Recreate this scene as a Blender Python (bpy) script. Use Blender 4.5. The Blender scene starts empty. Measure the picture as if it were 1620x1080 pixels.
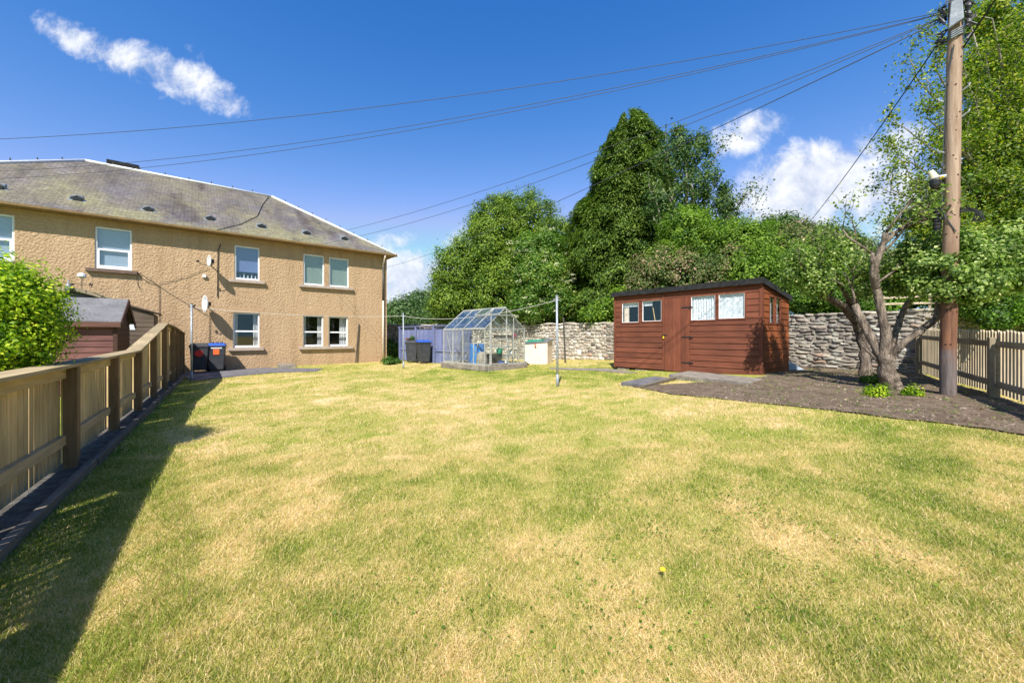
import bpy, bmesh, math, random
import numpy as np
from mathutils import Vector, Matrix
random.seed(7); RNG = np.random.default_rng(7)
R = math.radians
scene = bpy.context.scene
C = scene.collection

# ------------------------------------------------------------------ camera
F = 620.0; CZ = 1.25; CU = 810.0; HV = 532.0
cam = bpy.data.cameras.new("camera"); cam_o = bpy.data.objects.new("camera", cam); C.objects.link(cam_o)
cam.sensor_width = 36; cam.lens = 36*F/1620; cam.shift_y = -8/1620
cam.clip_start = 0.05; cam.clip_end = 3000
cam_o.location = (0, 0, CZ); cam_o.rotation_euler = (R(90), 0, 0)
scene.camera = cam_o

# ------------------------------------------------------------------ sun and sky
SUN_AZ = R(10); SUN_EL = R(47)
sun = bpy.data.lights.new("sun", 'SUN'); sun.energy = 4.6; sun.angle = R(0.5); sun.color = (1.0, 0.955, 0.88)
sun_o = bpy.data.objects.new("sun", sun); C.objects.link(sun_o)
to_sun = Vector((-math.sin(SUN_AZ)*math.cos(SUN_EL), -math.cos(SUN_AZ)*math.cos(SUN_EL), math.sin(SUN_EL)))
sun_o.rotation_euler = to_sun.to_track_quat('Z', 'Y').to_euler(); sun_o.location = (-5, -20, 25)
w = bpy.data.worlds.new("World"); scene.world = w; w.use_nodes = True
nt = w.node_tree; nt.nodes.clear()
def wn(t, **k):
    n = nt.nodes.new(t)
    for a, b in k.items(): setattr(n, a, b)
    return n
def wm(op, a, b=None, c=None):
    n = wn('ShaderNodeMath', operation=op)
    for i, s in enumerate((a, b, c)):
        if s is None: continue
        if isinstance(s, (int, float)): n.inputs[i].default_value = s
        else: nt.links.new(s, n.inputs[i])
    return n.outputs[0]
SKY_STR = 0.12
sky = wn('ShaderNodeTexSky', sky_type='NISHITA', sun_disc=False)
sky.sun_elevation = SUN_EL; sky.sun_rotation = math.pi + SUN_AZ
sky.air_density = 1.0; sky.dust_density = 0.4; sky.ozone_density = 2.5; sky.altitude = 100
tint = wn('ShaderNodeMix', data_type='RGBA', blend_type='MULTIPLY'); tint.inputs[0].default_value = 1
tint.inputs[7].default_value = (0.60, 0.86, 1.12, 1)
nt.links.new(sky.outputs[0], tint.inputs[6])
spl = wn('ShaderNodeSeparateColor'); nt.links.new(tint.outputs[2], spl.inputs[0]); KK = SKY_STR*2**.88
jn = wn('ShaderNodeCombineColor')
for ch, (c_, p_, mx) in enumerate(((13.6, 2.6, .38), (1.02, 1.25, .72), (.86, .80, .96))):      # clear northern summer sky: deep blue overhead, pale low down
    q_ = wm('MULTIPLY', wm('POWER', wm('MULTIPLY', spl.outputs[ch], KK), p_), c_); nt.links.new(wm('DIVIDE', wm('MINIMUM', q_, mx), KK), jn.inputs[ch])
tc = wn('ShaderNodeTexCoord'); sep = wn('ShaderNodeSeparateXYZ'); nt.links.new(tc.outputs['Generated'], sep.inputs[0])
yy = wm('MAXIMUM', sep.outputs[1], 0.03)
A = wm('DIVIDE', sep.outputs[0], yy); B = wm('DIVIDE', sep.outputs[2], yy)
cmb = wn('ShaderNodeCombineXYZ'); nt.links.new(A, cmb.inputs[0]); nt.links.new(B, cmb.inputs[1])
def wnoise(scale, detail, rough, off, dist=0.0):
    m = wn('ShaderNodeMapping'); m.inputs['Location'].default_value = off; nt.links.new(cmb.outputs[0], m.inputs[0])
    n = wn('ShaderNodeTexNoise'); n.inputs['Scale'].default_value = scale; n.inputs['Detail'].default_value = detail
    n.inputs['Roughness'].default_value = rough; n.inputs['Distortion'].default_value = dist
    nt.links.new(m.outputs[0], n.inputs['Vector']); return n.outputs[0]
n1 = wnoise(11, 10, 0.66, (3, 1, 0), 0.25); n2 = wnoise(3.2, 4, 0.5, (7, 2, 0))
def cloud(u, v, ru, rv, ang, gain=1.0):
    a0, b0 = (u-CU)/F, (HV-v)/F
    da = wm('SUBTRACT', A, a0); db = wm('SUBTRACT', B, b0); c, s = math.cos(R(ang)), math.sin(R(ang))
    p = wm('DIVIDE', wm('ADD', wm('MULTIPLY', da, c), wm('MULTIPLY', db, s)), ru/F)
    q = wm('DIVIDE', wm('SUBTRACT', wm('MULTIPLY', db, c), wm('MULTIPLY', da, s)), rv/F)
    d = wm('ADD', wm('MULTIPLY', p, p), wm('MULTIPLY', q, q))
    return wm('MULTIPLY', wm('SUBTRACT', 1.0, d), gain)
cl = [cloud(120, 60, 72, 28, -30, .78), cloud(195, 92, 105, 32, -22, .88), cloud(280, 122, 105, 38, -27, .92), cloud(350, 152, 60, 26, -30, .7), cloud(296, 76, 26, 16, -60, .25),
      cloud(1175, 212, 66, 36, 25, .95), cloud(1225, 195, 30, 20, 10, .4),
      cloud(1290, 290, 150, 75, 12, 1.4), cloud(1245, 335, 115, 66, 0, 1.3), cloud(1395, 235, 80, 44, 20, 1.0), cloud(1390, 310, 120, 70, 0, 1.1), cloud(1560, 300, 120, 90, 0, .6),
      cloud(640, 445, 130, 62, -3, 1.3), cloud(600, 385, 80, 18, 4, .6), cloud(760, 400, 70, 40, 0, .6)]
m = cl[0]
for c_ in cl[1:]: m = wm('MAXIMUM', m, c_)
fld = wm('ADD', wm('ADD', wm('MAXIMUM', m, -0.8), wm('MULTIPLY', wm('SUBTRACT', n1, .5), 3.0)), wm('MULTIPLY', wm('SUBTRACT', n2, .5), 0.6))
mr = wn('ShaderNodeMapRange', interpolation_type='SMOOTHSTEP'); nt.links.new(fld, mr.inputs[0])
mr.inputs[1].default_value = 0.0; mr.inputs[2].default_value = 1.15; mr.inputs[3].default_value = 0; mr.inputs[4].default_value = 0.95
front = wm('GREATER_THAN', sep.outputs[1], 0.05)
mask = wm('MULTIPLY', mr.outputs[0], front)
ccol = wn('ShaderNodeMix', data_type='RGBA'); cf = wn('ShaderNodeMapRange'); nt.links.new(n1, cf.inputs[0]); cf.inputs[1].default_value = .38; cf.inputs[2].default_value = .62; nt.links.new(cf.outputs[0], ccol.inputs[0])
k = 1/SKY_STR
ccol.inputs[6].default_value = (0.36*k, 0.40*k, 0.49*k, 1); ccol.inputs[7].default_value = (0.58*k, 0.59*k, 0.62*k, 1)
mix = wn('ShaderNodeMix', data_type='RGBA'); nt.links.new(mask, mix.inputs[0])
nt.links.new(jn.outputs[0], mix.inputs[6]); nt.links.new(ccol.outputs[2], mix.inputs[7])
bg = wn('ShaderNodeBackground'); bg.inputs[1].default_value = SKY_STR; nt.links.new(mix.outputs[2], bg.inputs[0])
wo = wn('ShaderNodeOutputWorld'); nt.links.new(bg.outputs[0], wo.inputs[0])
scene.view_settings.view_transform = 'Standard'; scene.view_settings.look = 'None'
scene.view_settings.exposure = 0.88; scene.view_settings.gamma = 1

# ------------------------------------------------------------------ ground height and layout helpers
def G(x, y):
    x = np.asarray(x, float); y = np.asarray(y, float)
    g = .012*np.clip(x, -25, 0) + .05*np.clip(x, 0, 6) + .005*np.clip(y, -10, 25)
    und = .012*np.sin(x*1.3+y*.7)+.01*np.sin(y*1.9-x*.6+1)
    return g + und*np.clip(1-np.abs(y-8)/12, 0, 1)
def g(x, y): return float(G(x, y))
def gp(u, v):                                   # where the sight line meets the ground
    Y = 8.0
    for _ in range(40):
        X = (u-CU)/F*Y; z = g(X, Y); Y = .5*Y + .5*(CZ-z)*F/(v-HV)
    return (u-CU)/F*Y, Y
def wp(u, v, Y): return ((u-CU)/F*Y, Y, CZ+(HV-v)/F*Y)
def along(u, O, d):                             # distance along a plan line at which it is seen at u
    k = (u-CU)/F; return (k*O[1]-O[0])/(d[0]-k*d[1])

def vhash(ix, iy, s):
    h = (ix*374761393 + iy*668265263 + s*974711) & 0xffffffff
    h = ((h ^ (h >> 13))*1274126177) & 0xffffffff
    return ((h ^ (h >> 16)) & 0xffff)/65535.0
def vnoise(x, y, s=0):
    x = np.asarray(x, float); y = np.asarray(y, float)
    ix = np.floor(x).astype(np.int64); iy = np.floor(y).astype(np.int64); fx = x-ix; fy = y-iy
    fx = fx*fx*(3-2*fx); fy = fy*fy*(3-2*fy)
    a = vhash(ix, iy, s); b = vhash(ix+1, iy, s); c = vhash(ix, iy+1, s); d = vhash(ix+1, iy+1, s)
    return (a*(1-fx)+b*fx)*(1-fy)+(c*(1-fx)+d*fx)*fy
def fbm(x, y, s=0, o=4):
    t = 0; amp = .5; n = 0
    for i in range(o):
        t = t+amp*vnoise(x*2**i, y*2**i, s+i); n += amp; amp *= .55
    return t/n

# ------------------------------------------------------------------ materials
def newmat(name):
    m = bpy.data.materials.new(name); m.use_nodes = True
    n = m.node_tree; b = n.nodes['Principled BSDF']; b.inputs['Specular IOR Level'].default_value = .3
    return m, n, b
def N(n, t, **k):
    x = n.nodes.new(t)
    for a, b in k.items(): setattr(x, a, b)
    return x
def coords(n, scale=(1, 1, 1), kind='Object'):
    t = N(n, 'ShaderNodeTexCoord'); m = N(n, 'ShaderNodeMapping'); m.inputs['Scale'].default_value = scale
    n.links.new(t.outputs[kind], m.inputs[0]); return m.outputs[0]
def noise(n, vec, scale, detail=4, rough=.55, dist=0):
    x = N(n, 'ShaderNodeTexNoise'); x.inputs['Scale'].default_value = scale; x.inputs['Detail'].default_value = detail
    x.inputs['Roughness'].default_value = rough; x.inputs['Distortion'].default_value = dist
    n.links.new(vec, x.inputs['Vector']); return x.outputs[0]
def ramp(n, fac, stops):
    r = N(n, 'ShaderNodeValToRGB'); e = r.color_ramp.elements
    while len(e) < len(stops): e.new(.5)
    for i, (p, c) in enumerate(stops): e[i].position = p; e[i].color = (*c, 1)
    n.links.new(fac, r.inputs[0]); return r.outputs[0]
def mixc(n, fac, a, b, mode='MIX'):
    x = N(n, 'ShaderNodeMix', data_type='RGBA', blend_type=mode)
    for i, s in ((0, fac), (6, a), (7, b)):
        if isinstance(s, (int, float)): x.inputs[i].default_value = s
        elif isinstance(s, tuple): x.inputs[i].default_value = (*s, 1)
        else: n.links.new(s, x.inputs[i])
    return x.outputs[2]
def bump(n, b, h, strength, dist):
    x = N(n, 'ShaderNodeBump'); x.inputs['Strength'].default_value = strength; x.inputs['Distance'].default_value = dist
    n.links.new(h, x.inputs['Height']); n.links.new(x.outputs[0], b.inputs['Normal'])
def rough(name, c1, c2, scale=6, r=.8, bs=.3, bd=.01, bscale=None, stretch=(1, 1, 1), metal=0, lo=.35, hi=.65, fine=0.25):
    m, n, b = newmat(name); v = coords(n, stretch)
    f = noise(n, v, scale, 6, .6)
    col = ramp(n, f, [(lo, c1), (hi, c2)])
    if fine:
        f2 = noise(n, v, scale*7, 3, .6)
        col = mixc(n, fine, col, ramp(n, f2, [(.35, (.25, .25, .25)), (.65, (1.3, 1.3, 1.3))]), 'MULTIPLY')
    n.links.new(col, b.inputs['Base Color']); b.inputs['Roughness'].default_value = r; b.inputs['Metallic'].default_value = metal
    if bs: bump(n, b, noise(n, v, bscale or scale*4, 5, .6), bs, bd)
    return m
def wood(name, c1, c2, axis='x', scale=3, r=.75, fine=.5, bs=.35):
    st = {'x': (.6, 9, 9), 'y': (9, .6, 9), 'z': (9, 9, .6)}[axis]
    m, n, b = newmat(name); v = coords(n, st); v0 = coords(n, (1.1, 1.1, 1.1))
    f = noise(n, v, scale, 7, .65, .6); f0 = noise(n, v0, 1.6, 3, .5)
    col = ramp(n, f, [(.3, c1), (.7, c2)])
    col = mixc(n, fine, col, ramp(n, f0, [(.3, (.55, .55, .55)), (.7, (1.25, 1.25, 1.25))]), 'MULTIPLY')
    info = N(n, 'ShaderNodeNewGeometry')
    col = mixc(n, .5, col, ramp(n, info.outputs['Random Per Island'], [(0, (.6, .6, .6)), (1, (1.25, 1.2, 1.15))]), 'MULTIPLY')
    n.links.new(col, b.inputs['Base Color']); b.inputs['Roughness'].default_value = r
    bump(n, b, f, bs, .006); return m
def flat(name, c, r=.5, metal=0, spec=.4):
    m, n, b = newmat(name); v = coords(n)
    f = noise(n, v, 14, 4, .6)
    n.links.new(mixc(n, .35, c, ramp(n, f, [(.3, tuple(x*.7 for x in c)), (.7, tuple(min(1, x*1.15) for x in c))])), b.inputs['Base Color'])
    b.inputs['Roughness'].default_value = r; b.inputs['Metallic'].default_value = metal; b.inputs['Specular IOR Level'].default_value = spec
    return m
def foliage(name, stops, trans=.35, r=.55, spec=.25, tr_mul=(1.3, 1.6, .6)):
    m, n, b = newmat(name); a = N(n, 'ShaderNodeAttribute', attribute_name='tint')
    col = ramp(n, a.outputs['Fac'], stops)
    n.links.new(col, b.inputs['Base Color']); b.inputs['Roughness'].default_value = r; b.inputs['Specular IOR Level'].default_value = spec
    t = N(n, 'ShaderNodeBsdfTranslucent'); n.links.new(mixc(n, 1, col, tr_mul, 'MULTIPLY'), t.inputs[0])
    s = N(n, 'ShaderNodeMixShader'); s.inputs[0].default_value = trans
    n.links.new(b.outputs[0], s.inputs[1]); n.links.new(t.outputs[0], s.inputs[2])
    n.links.new(s.outputs[0], n.nodes['Material Output'].inputs[0]); return m
def glass(name, tintc=(.9, .95, .93), refl=.12, rough_=.02, dirt=0.0):
    m, n, b = newmat(name)
    t = N(n, 'ShaderNodeBsdfTransparent'); t.inputs[0].default_value = (*tintc, 1)
    gl = N(n, 'ShaderNodeBsdfGlossy'); gl.inputs['Roughness'].default_value = rough_
    lw = N(n, 'ShaderNodeLayerWeight'); lw.inputs[0].default_value = .5; pw = N(n, 'ShaderNodeMath', operation='POWER'); n.links.new(lw.outputs['Facing'], pw.inputs[0]); pw.inputs[1].default_value = 4
    ad = N(n, 'ShaderNodeMath', operation='MULTIPLY_ADD', use_clamp=True); n.links.new(pw.outputs[0], ad.inputs[0]); ad.inputs[1].default_value = .8; ad.inputs[2].default_value = refl
    s = N(n, 'ShaderNodeMixShader'); n.links.new(ad.outputs[0], s.inputs[0]); n.links.new(t.outputs[0], s.inputs[1]); n.links.new(gl.outputs[0], s.inputs[2])
    out = s.outputs[0]
    if dirt:
        d = N(n, 'ShaderNodeBsdfDiffuse'); d.inputs[0].default_value = (.55, .58, .5, 1)
        f = noise(n, coords(n), 3, 5, .6); rr = N(n, 'ShaderNodeMapRange'); n.links.new(f, rr.inputs[0])
        rr.inputs[1].default_value = .4; rr.inputs[2].default_value = .75; rr.inputs[4].default_value = dirt; rr.inputs[3].default_value = dirt*.15
        s2 = N(n, 'ShaderNodeMixShader'); n.links.new(rr.outputs[0], s2.inputs[0]); n.links.new(out, s2.inputs[1]); n.links.new(d.outputs[0], s2.inputs[2]); out = s2.outputs[0]
    n.links.new(out, n.nodes['Material Output'].inputs[0]); return m

M = {}
# roughcast wall
m, n, b = newmat('roughcast'); v = coords(n)
vo = N(n, 'ShaderNodeTexVoronoi', feature='SMOOTH_F1'); vo.inputs['Scale'].default_value = 19; n.links.new(v, vo.inputs['Vector'])
nb = noise(n, v, 19, 6, .7, .2); nl = noise(n, coords(n, (1, 1, .5)), .8, 4, .6)
hh = N(n, 'ShaderNodeMath', operation='ADD'); n.links.new(vo.outputs['Distance'], hh.inputs[0]); n.links.new(nb, hh.inputs[1])
col = ramp(n, nl, [(.3, (.420, .285, .170)), (.7, (.478, .335, .205))])
col = mixc(n, .6, col, ramp(n, nb, [(.34, (.66, .63, .60)), (.56, (1.1, 1.1, 1.1))]), 'MULTIPLY')
sz_ = N(n, 'ShaderNodeSeparateXYZ'); n.links.new(coords(n), sz_.inputs[0]); damp = N(n, 'ShaderNodeMapRange'); n.links.new(sz_.outputs[2], damp.inputs[0]); damp.inputs[1].default_value = .1; damp.inputs[2].default_value = .75; damp.inputs[3].default_value = .5; damp.inputs[4].default_value = 0
dm2 = N(n, 'ShaderNodeMath', operation='MULTIPLY'); n.links.new(damp.outputs[0], dm2.inputs[0]); n.links.new(noise(n, coords(n, (1.5, 1.5, 1)), 2, 5, .6), dm2.inputs[1]); col = mixc(n, dm2.outputs[0], col, (.30, .19, .13))
col = mixc(n, .5, col, ramp(n, noise(n, coords(n, (2.2, 2.2, .22)), 1.4, 6, .65), [(.36, (.76, .74, .72)), (.52, (1.03, 1.03, 1.03))]), 'MULTIPLY')
n.links.new(col, b.inputs['Base Color']); b.inputs['Roughness'].default_value = .92; b.inputs['Specular IOR Level'].default_value = .1
bump(n, b, hh.outputs[0], 1, .021); M['roughcast'] = m
M['band'] = rough('painted_band', (.42, .275, .16), (.47, .32, .19), 5, .85, .2, .004)
# slate roof
m, n, b = newmat('slate'); tcn = N(n, 'ShaderNodeTexCoord'); v = tcn.outputs['UV']
br = N(n, 'ShaderNodeTexBrick'); n.links.new(v, br.inputs['Vector']); br.inputs['Scale'].default_value = 1
br.inputs['Brick Width'].default_value = .22; br.inputs['Row Height'].default_value = .125; br.inputs['Mortar Size'].default_value = .012; br.inputs['Mortar Smooth'].default_value = .3
br.inputs['Color1'].default_value = (.75, .75, .75, 1); br.inputs['Color2'].default_value = (1.18, 1.15, 1.15, 1); br.inputs['Mortar'].default_value = (.5, .5, .5, 1)
def uvn(sc, d, off, st=(1, 1, 1)):
    mp = N(n, 'ShaderNodeMapping'); mp.inputs['Location'].default_value = off; mp.inputs['Scale'].default_value = st; n.links.new(v, mp.inputs[0]); return noise(n, mp.outputs[0], sc, d, .62, .3)
base = ramp(n, uvn(.9, 5, (0, 0, 0), (1, .45, 1)), [(.35, (.078, .067, .066)), (.65, (.172, .153, .155))])
base = mixc(n, ramp(n, uvn(.42, 7, (5, 3, 0), (1, .7, 1)), [(.40, (0, 0, 0)), (.60, (.8, .8, .8))]), base, (.19, .165, .105))
suv = N(n, 'ShaderNodeSeparateXYZ'); n.links.new(v, suv.inputs[0]); lw_ = N(n, 'ShaderNodeMath', operation='MULTIPLY_ADD'); n.links.new(suv.outputs[1], lw_.inputs[0]); lw_.inputs[1].default_value = -.045; n.links.new(uvn(.6, 9, (9, 7.4, 0), (1, .8, 1)), lw_.inputs[2])
base = mixc(n, ramp(n, lw_.outputs[0], [(.40, (0, 0, 0)), (.56, (.6, .6, .6))]), base, (.27, .255, .125))
base = mixc(n, ramp(n, uvn(.8, 8, (2, 11, 0), (1.2, .35, 1)), [(.54, (0, 0, 0)), (.68, (.75, .75, .75))]), base, (.05, .036, .03))
base = mixc(n, .75, base, br.outputs['Color'], 'MULTIPLY')
base = mixc(n, .5, base, ramp(n, uvn(9, 4, (0, 0, 0), (1, .5, 1)), [(.3, (.5, .5, .5)), (.7, (1.4, 1.4, 1.4))]), 'MULTIPLY')
n.links.new(base, b.inputs['Base Color']); b.inputs['Roughness'].default_value = .7; bump(n, b, br.outputs['Color'], .6, .015); M['slate'] = m
M['white_metal'] = rough('white_metal', (.62, .62, .64), (.75, .75, .77), 4, .5, .1, .002)
M['white_frame'] = flat('white_painted_frame', (.78, .79, .80), .45)
M['sill_brown'] = rough('brown_sill', (.13, .085, .065), (.18, .12, .09), 6, .8)
M['sill_stone'] = rough('stone_sill', (.36, .29, .24), (.44, .36, .30), 6, .8)
M['gutter'] = rough('gutter_paint', (.20, .125, .05), (.28, .175, .075), 3, .6, .1)
M['pipe_dark'] = flat('dark_pipe', (.07, .065, .055), .5); M['pipe_pale'] = flat('pale_pipe', (.62, .52, .42), .5)
M['black'] = flat('black_plastic', (.018, .018, .02), .45); M['cable'] = flat('black_cable', (.012, .012, .014), .6)
M['cable_far'] = flat('grey_cable', (.05, .055, .065), .6)
M['bin'] = rough('bin_plastic', (.035, .038, .045), (.055, .058, .065), 5, .5, .1, .002)
M['blue'] = flat('blue_plastic', (.03, .09, .40), .4); M['orange'] = flat('orange_sticker', (.80, .13, .03), .6); M['red'] = flat('red_sticker', (.62, .03, .02), .6)
M['galv'] = rough('galvanised_steel', (.24, .27, .30), (.38, .41, .44), 8, .5, .1, .001, metal=.3)
M['alu'] = rough('aluminium', (.36, .36, .34), (.55, .55, .52), 9, .5, .1, .001, metal=.25)
M['pane_house'] = glass('window_glass', (.97, .98, .98), .05)
M['pane_sky'] = glass('window_glass_sheen', (.95, .97, .99), .10)
M['pane_green'] = glass('greenhouse_glass', (.97, .99, .98), .07, .02, .16)
M['pane_roof'] = glass('greenhouse_roof_glass', (.85, .93, .98), .30, .03, .12)
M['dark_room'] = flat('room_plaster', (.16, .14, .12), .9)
M['curtain'] = rough('curtain_cloth', (.60, .60, .60), (.78, .78, .78), 12, .9, .2)
M['lace'] = rough('lace_curtain', (.50, .54, .60), (.86, .87, .88), 17, .9, .2)
M['blind_green'] = flat('green_blind', (.26, .31, .23), .8); M['blind_grey'] = flat('grey_blind', (.40, .46, .52), .8); M['sky_reflect'] = flat('painted_sky_reflection', (.16, .20, .38), .8)  # the blue tone paints reflected sky, it is no blind colour
M['dish'] = flat('dish_paint', (.62, .62, .62), .5)
M['shed_red'] = wood('red_stained_boards', (.105, .032, .017), (.21, .068, .036), 'x')
M['shed_red_z'] = wood('red_stained_door', (.12, .036, .019), (.195, .062, .034), 'z')
M['shed_red_y'] = wood('red_stained_end_boards', (.19, .052, .017), (.30, .090, .028), 'y')  # end boards lightened in colour to make up for tree shade there
M['felt_black'] = rough('black_felt', (.012, .012, .013), (.03, .03, .032), 8, .95, .4, .004)
M['felt_grey'] = rough('grey_felt', (.135, .13, .135), (.19, .185, .19), 3, .95, .4, .004)
M['plum'] = wood('plum_stained_boards', (.115, .045, .040), (.22, .10, .09), 'x'); M['plum_trim'] = wood('brown_trim', (.10, .045, .035), (.16, .08, .06), 'x')
M['dark_brown'] = wood('dark_brown_boards', (.045, .022, .016), (.08, .04, .03), 'y')
M['grey_wood'] = wood('grey_weathered_boards', (.09, .065, .045), (.16, .12, .085), 'x'); M['summer_grey'] = wood('grey_stained_timber', (.10, .09, .095), (.16, .145, .15), 'x')
M['pale_wood'] = wood('pale_treated_pickets', (.40, .28, .12), (.74, .56, .31), 'z', 4, .8, .5)
M['pale_rail'] = wood('pale_treated_rail', (.40, .29, .15), (.58, .44, .25), 'y', 3, .8, .35)
M['cap_wood'] = wood('weathered_cap_rail', (.25, .19, .10), (.42, .33, .20), 'y', 3, .85, .5)
M['post_wood'] = wood('brown_post', (.19, .12, .055), (.30, .20, .10), 'z', 3, .85, .5)
M['old_picket'] = wood('old_grey_pickets', (.36, .29, .19), (.56, .47, .33), 'z', 3, .85, .4); M['old_rail'] = wood('old_grey_rail', (.23, .185, .12), (.36, .30, .20), 'y', 3, .85, .4)
M['kerb_wood'] = wood('old_kerb_board', (.10, .085, .065), (.20, .17, .13), 'y', 3, .9, .5)
M['purple'] = wood('blue_violet_paint', (.13, .155, .31), (.19, .22, .39), 'z', 3, .7, .25)
M['far_fence'] = wood('far_brown_fence', (.12, .09, .07), (.17, .13, .10), 'x')
M['bark'] = rough('apple_bark', (.070, .052, .040), (.31, .245, .190), 13, .95, 1, .035, 26, (1, 1, .3), fine=.7)
M['bark_dark'] = rough('dark_bark', (.05, .038, .03), (.13, .10, .08), 9, .95, .9, .02, 14, (1, 1, .4))
M['bark_pale'] = rough('pale_grey_bark', (.22, .19, .15), (.38, .34, .28), 7, .9, .5, .01, 14, (1, 1, .4))
M['pole'] = None
m, n, b = newmat('creosoted_pole'); v = coords(n, (9, 9, .8)); v1 = coords(n)
f = noise(n, v, 2.2, 7, .65, .5); sx = N(n, 'ShaderNodeSeparateXYZ'); n.links.new(v1, sx.inputs[0])
wob = N(n, 'ShaderNodeMath', operation='MULTIPLY_ADD'); n.links.new(noise(n, v1, 2.2, 4), wob.inputs[0]); wob.inputs[1].default_value = 1.3; n.links.new(sx.outputs[2], wob.inputs[2])
upper = ramp(n, f, [(.3, (.19, .115, .075)), (.7, (.39, .29, .215))]); lower = ramp(n, f, [(.3, (.085, .040, .024)), (.7, (.23, .105, .058))])
mr_ = N(n, 'ShaderNodeMapRange'); n.links.new(wob.outputs[0], mr_.inputs[0]); mr_.inputs[1].default_value = 1.9; mr_.inputs[2].default_value = 3.6
col = mixc(n, mr_.outputs[0], lower, upper)
mr2 = N(n, 'ShaderNodeMapRange'); n.links.new(wob.outputs[0], mr2.inputs[0]); mr2.inputs[1].default_value = 1.05; mr2.inputs[2].default_value = 1.35
col = mixc(n, mr2.outputs[0], ramp(n, f, [(.3, (.07, .055, .05)), (.7, (.19, .155, .145))]), col)
n.links.new(col, b.inputs['Base Color']); b.inputs['Roughness'].default_value = .85; bump(n, b, f, .6, .012); M['pole'] = m
M['porcelain'] = flat('cream_insulator', (.62, .56, .42), .4)
M['stonebits'] = foliage('rubble_stone', [(0, (.045, .04, .042)), (.22, (.17, .15, .135)), (.5, (.40, .345, .28)), (.75, (.55, .49, .41)), (.9, (.38, .26, .19)), (1, (.62, .58, .52))], 0, .9, .2)
mm_ = M['stonebits']; n = mm_.node_tree; b = n.nodes['Principled BSDF']; v = coords(n)
src = b.inputs['Base Color'].links[0].from_socket
f = noise(n, v, 11, 6, .65)
lichen = ramp(n, noise(n, v, 3.5, 5, .6), [(.52, (0, 0, 0)), (.62, (.6, .6, .6))])
c2 = mixc(n, lichen, mixc(n, .8, src, ramp(n, f, [(.3, (.45, .45, .45)), (.7, (1.35, 1.35, 1.35))]), 'MULTIPLY'), (.42, .42, .36))
n.links.new(c2, b.inputs['Base Color']); bump(n, b, f, .8, .02)
M['mortar'] = rough('lime_mortar', (.26, .23, .19), (.42, .37, .31), 9, .95, .8, .02)
M['concrete'] = rough('old_concrete', (.17, .145, .12), (.30, .26, .215), 5, .95, .5, .01)
M['slab_dark'] = rough('dark_paving', (.105, .098, .105), (.19, .18, .185), 4, .9, .4, .006)
M['soil'] = rough('dry_soil', (.115, .080, .052), (.205, .150, .105), 5, 1, 1, .03, 22, fine=.6)
M['gravel_dark'] = rough('dark_border_soil', (.06, .052, .042), (.15, .135, .115), 9, 1, 1, .02, 30)
M['cream'] = rough('cream_box_paint', (.68, .56, .46), (.76, .64, .54), 3, .6, .1)
M['green_cloth'] = flat('green_plastic', (.02, .22, .12), .5); M['terracotta'] = flat('terracotta', (.42, .13, .05), .8)
M['barrel'] = rough('blue_drum', (.01, .16, .50), (.015, .22, .62), 2, .4, .05)
M['pink'] = flat('pink_plastic', (.70, .04, .22), .5); M['white_pl'] = flat('white_plastic', (.68, .70, .72), .5)
M['yellow'] = flat('yellow', (.75, .55, .02), .6); M['steel'] = rough('grey_metal', (.16, .18, .21), (.27, .29, .33), 4, .5, .05, metal=.3)
M['tarp'] = rough('grey_blue_sheet', (.30, .36, .44), (.45, .52, .60), 5, .7, .4)

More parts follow.
